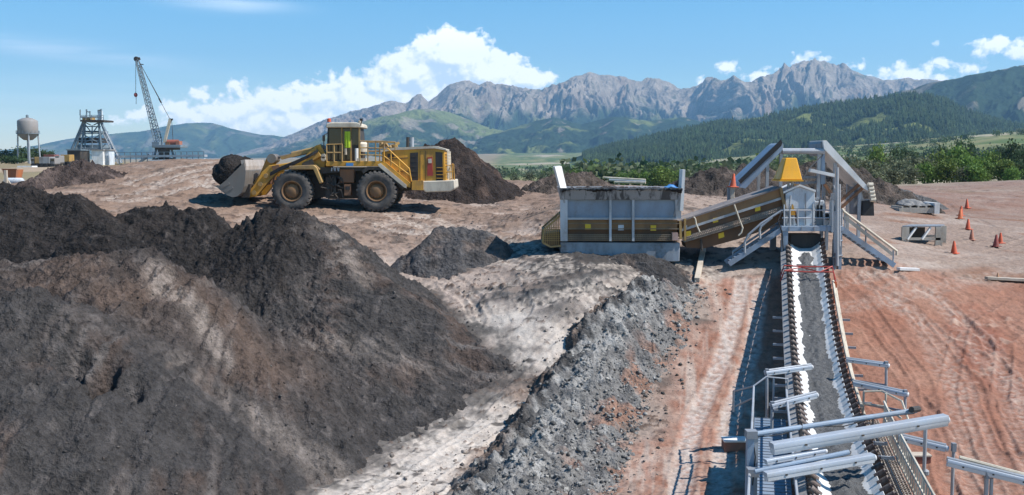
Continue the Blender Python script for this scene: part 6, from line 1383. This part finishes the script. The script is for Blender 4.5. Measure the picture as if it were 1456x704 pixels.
# trestle running to the crane
p = P(232,230,225); tr_ = wthing('pipe_trestle', (p.x,p.y,gz(p.x,p.y)), 'long low grey trestle below the crane on the skyline', 'trestle')
a, b = P(156,223,228), P(292,221.5,225); MB().bar(a, b, 2.2, .5).build('deck', GALV, tr_); MB().bar(a+Vector((0,-1,.9)), b+Vector((0,-1,.9)), .1, .1).build('rail', FSTEEL, tr_); MB().bar(P(215,229.5,222), P(292,227.5,222), 2, .6).build('lower_deck', PALEB, tr_)
for k in range(18): q = a.lerp(b, k/17); MB().bar(Vector((q.x,q.y-1,q.z+.9)), Vector((q.x,q.y-1,gz(q.x,q.y)-.2)), .16, .16, (0,1,0)).build('post', FSTEEL, tr_)
MB().bar(P(213,219.8,226), P(196,233,226), .5, .5).build('inclined_strut', FSTEEL, tr_)
# crane
KD = 228.0; p = P(233,226,KD); cr = wthing('lattice_crane', (p.x,p.y,gz(p.x,p.y)), 'lattice boom crane with red winch standing on the skyline', 'crane')
BA, BB = P(226,205,KD), P(195,84,KD); Wb, Wt = 8.5/F*KD, 4.2/F*KD; ax = (BB-BA).normalized(); sx = ax.cross(Vector((0,1,0))).normalized(); m = MB(); N = 26
def bp(t, i, j): w_ = (Wb+(Wt-Wb)*t)*.5; return BA.lerp(BB, t)+sx*(w_*i)+Vector((0,w_*1.1*j,0))
for i in (-1,1):
    for j in (-1,1): m.tube([bp(0,i*.6,j*.6), bp(.06,i,j), bp(.92,i,j), bp(1,i*.5,j*.5)], .10, 5)
for k in range(N):
    t0, t1 = .04+.9*k/N, .04+.9*(k+1)/N
    for j in (-1,1): m.tube([bp(t0,-1,j), bp(t1,1,j)] if k % 2 else [bp(t0,1,j), bp(t1,-1,j)], .05, 4); m.tube([bp(t0,-1,j), bp(t0,1,j)], .045, 4)
    for i in (-1,1): m.tube([bp(t0,i,-1), bp(t1,i,1)], .045, 4)
m.build('boom', FSTEEL, cr)
m = MB(); m.lathe([(.1,-.3),(.55,-.25),(.55,.25),(.1,.3)], tuple(P(194,84,KD)), 'y', 12); m.bar(P(192,86,KD), P(199,83,KD), .5, .5); m.bar(P(199,91,KD), P(204,92,KD), .2, .2); m.build('boom_head', DKFR, cr)
MB().bar(P(234,203,KD), P(242,169.5,KD), .55, .55).build('mast', CREAM, cr); MB().bar(P(240,170,KD), P(245.5,170,KD), .5, .4).build('mast_head', DKFR, cr)
frame('stay_cable', [((197,86),(228,144)),((228,144),(242,170)),((198,88),(230,146)),((244,170),(246,200))], KD, .055, DKFR, cr); MB().bar(P(226,140,KD), P(229,146,KD), .25, .25).build('cable_block', DKFR, cr)
frame('hoist_cable', [((193,86),(193,134)),((193.6,138),(193.6,148))], KD, .05, DKFR, cr)
MB().lathe([(.1,-.5),(.35,-.3),(.42,.1),(.25,.4),(.05,.5)], tuple(P(193,135,KD)), 'z', 10).build('hook_block', paint('dark_red_hook', (.25,.05,.05), .5), cr)
MB().box(tuple(P(216,210,KD-2)), tuple(P(256.5,206,KD-2)+Vector((0,5,0)))).build('deck', FSTEEL, cr, bevel=.05); MB().box(tuple(P(216,206,KD-1.6)), tuple(P(226,202,KD-1.6)+Vector((0,3,0)))).build('cab', FSTEEL, cr)
MB().box(tuple(P(220,213,KD-1)), tuple(P(250,210,KD-1)+Vector((0,3,0)))).build('deck_beam', DKFR, cr)
q = P(246,202.5,KD); MB().lathe([(.15,-1.2),(.62,-1.2),(.62,1.2),(.15,1.2)], tuple(q), 'x', 14).build('winch_drum', paint('faded_winch_red', (.30,.09,.06), .6, damt=.4), cr); MB().box(tuple(P(250,206,KD-.8)), tuple(P(255,200.5,KD-.8)+Vector((0,2,0)))).build('engine_box', paint('faded_red_box', (.35,.13,.08), .6), cr); MB().box(tuple(P(235,206,KD-.8)), tuple(P(241,202,KD-.8)+Vector((0,2,0)))).build('engine_box', TANK, cr)
q = P(233,214,KD); MB().lathe([(2.2,kz(0)*0-3.2),(2.0,-1.8),(1.3,-1.6),(1.3,.2),(.2,.2)], (q.x,q.y,q.z), 'z', 16).build('pedestal', DKFR, cr)
for u in (222, 244): q = P(u,213,KD); MB().bar(q, Vector((q.x-(1.2 if u < 230 else -1.2), q.y, gz(q.x,q.y)-.3)), .4, .4).build('outrigger_leg', FSTEEL, cr)
# vehicles and clutter in front of the headframe
def truck(u0, u1, vt, vb, d, body, cabm, label, flip=False):
    a, b = P(u0,vb,d), P(u1,vt,d); L_ = b.x-a.x; g0 = gz((a.x+b.x)/2, d); h = min(max(b.z-g0, 2.0), 2.9)
    t = empty('parked_truck', ((a.x+b.x)/2, d, a.z), label, 'truck'); s = -1 if flip else 1
    MB().box((-L_*.5 if s > 0 else -L_*.18,-1.2,h*.38),(L_*.18 if s > 0 else L_*.5,1.2,h)).build('body', body, t, bevel=.05); MB().box((-L_*.5,-1.1,h*.25),(L_*.5,1.1,h*.37)).build('chassis', DKFR, t)
    x0, x1 = (L_*.21, L_*.5) if s > 0 else (-L_*.5, -L_*.21); MB().box((x0,-1.15,h*.30),(x1,1.15,h*.92)).build('cab', cabm, t, bevel=.08); MB().box((x0+L_*.05,-1.2,h*.6),(x1-L_*.05,-1.16,h*.82)).build('window', GLASS, t)
    for x in (-L_*.35, -L_*.12, L_*.33): MB().lathe([(.1,-.25),(h*.2,-.25),(h*.2,.25),(.1,.25)], (x*s,-1.0,h*.2), 'y', 14).build('wheel', BLACK, t)
    m = MB(); m.box((-L_*.4,-1,g0-a.z-.3),(L_*.4,1,.02)) if False else None
    t.location.z = g0; return t
MUR = paint('faded_red_truck', (.24,.06,.045), .65, damt=.45); MUY = paint('faded_yellow_truck', (.42,.25,.06), .65, damt=.45); MUG = paint('dull_grey_truck', (.30,.31,.32), .65, damt=.45)
truck(66, 88, 220, 229, 205, MUR, FGREY, 'red truck parked behind the black brown heap'); truck(84, 102, 220, 228, 212, MUY, DKFR, 'yellow truck parked between the red truck and the dark shed', True); truck(60, 82, 229, 238, 192, MUG, FGREY, 'pale grey truck parked in front of the red truck')
truck(48, 64, 225, 233, 200, YEL_D, FGREY, 'dull yellow truck parked at the foot of the water tower', True)
b0 = P(46,243,180); t = wthing('flatbed_trailer', (b0.x, b0.y, gz(b0.x, b0.y)), 'long grey flatbed trailer below the water tower', 'trailer'); z = P(46,238,180).z
MB().box((P(23,240,180).x,180,z-.55),(P(68,240,180).x,182.4,z)).build('bed', GALV, t); MB().box((P(24,240,180).x,180.1,z),(P(45,240,180).x,182.2,z+.25)).build('load_sheet', WHITE, t)
for u in (30, 36, 58, 64): q = P(u,243,180); MB().lathe([(.1,-.2),(.5,-.2),(.5,.2),(.1,.2)], (q.x,180.0,z-.85), 'y', 12).build('wheel', BLACK, t); MB().bar((q.x,180.3,z-.5),(q.x,180.3,gz(q.x,180)-.1), .15,.15,(0,1,0)).build('landing_leg', DKFR, t)
b0 = gpt(18,262); d = 88.0
p = P(20,256,d); t = wthing('storage_tank', (p.x, d, gz(p.x, d)), 'pale grey cylindrical tank lying left of the black brown heap', 'tank'); r = 5/F*d
MB().lathe([(.02,-.85),(r*.7,-.8),(r,-.65),(r,.65),(r*.7,.8),(.02,.85)], (p.x, d, gz(p.x,d)+r+.05), 'x', 18).build('shell', PALEB, t, smooth=True)
for s in (-.45,.45): MB().box((p.x+s-.06,d-r*.8,gz(p.x,d)-.1),(p.x+s+.06,d+r*.8,gz(p.x,d)+.12)).build('saddle', DKFR, t)
p = P(18,249,95); t = wthing('metal_skip', (p.x, 95, gz(p.x, 95)), 'rusty orange metal skip behind the pale tank', 'skip'); g0 = gz(p.x, 95); h = max(P(18,241,95).z-g0, .6)
MB().hexa([Vector((p.x-.4,94.6,g0-.05)),Vector((p.x+.4,94.6,g0-.05)),Vector((p.x+.4,95.6,g0-.05)),Vector((p.x-.4,95.6,g0-.05)),Vector((p.x-.65,94.4,g0+h)),Vector((p.x+.65,94.4,g0+h)),Vector((p.x+.65,95.8,g0+h)),Vector((p.x-.65,95.8,g0+h))]).build('tub', paint('rusty_orange', (.42,.14,.05), .7, damt=.4), t); MB().box((p.x-.7,94.35,g0+h),(p.x+.7,94.45,g0+h+.08)).build('rim', TANK, t)
p = P(8,242,84); t = wthing('wooden_post', (p.x, 84, gz(p.x,84)), 'grey leaning timber post beside the pale tank', 'post'); MB().bar(Vector((p.x,84,gz(p.x,84)-.1)), p, .22, .22, (0,1,0)).build('shaft', TIMB, t); MB().bar(Vector((p.x+.1,84.1,gz(p.x,84)+.6)), Vector((p.x+.45,84.1,gz(p.x,84))), .1, .1).build('brace', TIMB, t)
# pale pipes lying behind the hopper
p = P(900,258,150); t = wthing('pipe_stack', (p.x, 150, gz(p.x,150)), 'long pale pipes on low trestles seen over the hopper rim', 'pipes')
for k, (v0, v1) in enumerate(((252.5,256),(256,258.5),(259,260))): MB().tube([P(858+8*k,v0,150-k), P(918,v1,148-k)], .16, 8).build('pipe', (CREAM, GALV, TIMB)[k], t)
for u in (862,880,896,912): q = P(u,257,148.5); MB().bar(q, Vector((q.x,q.y,gz(q.x,q.y)-.2)), .3, .3, (0,1,0)).build('trestle', TIMB, t)
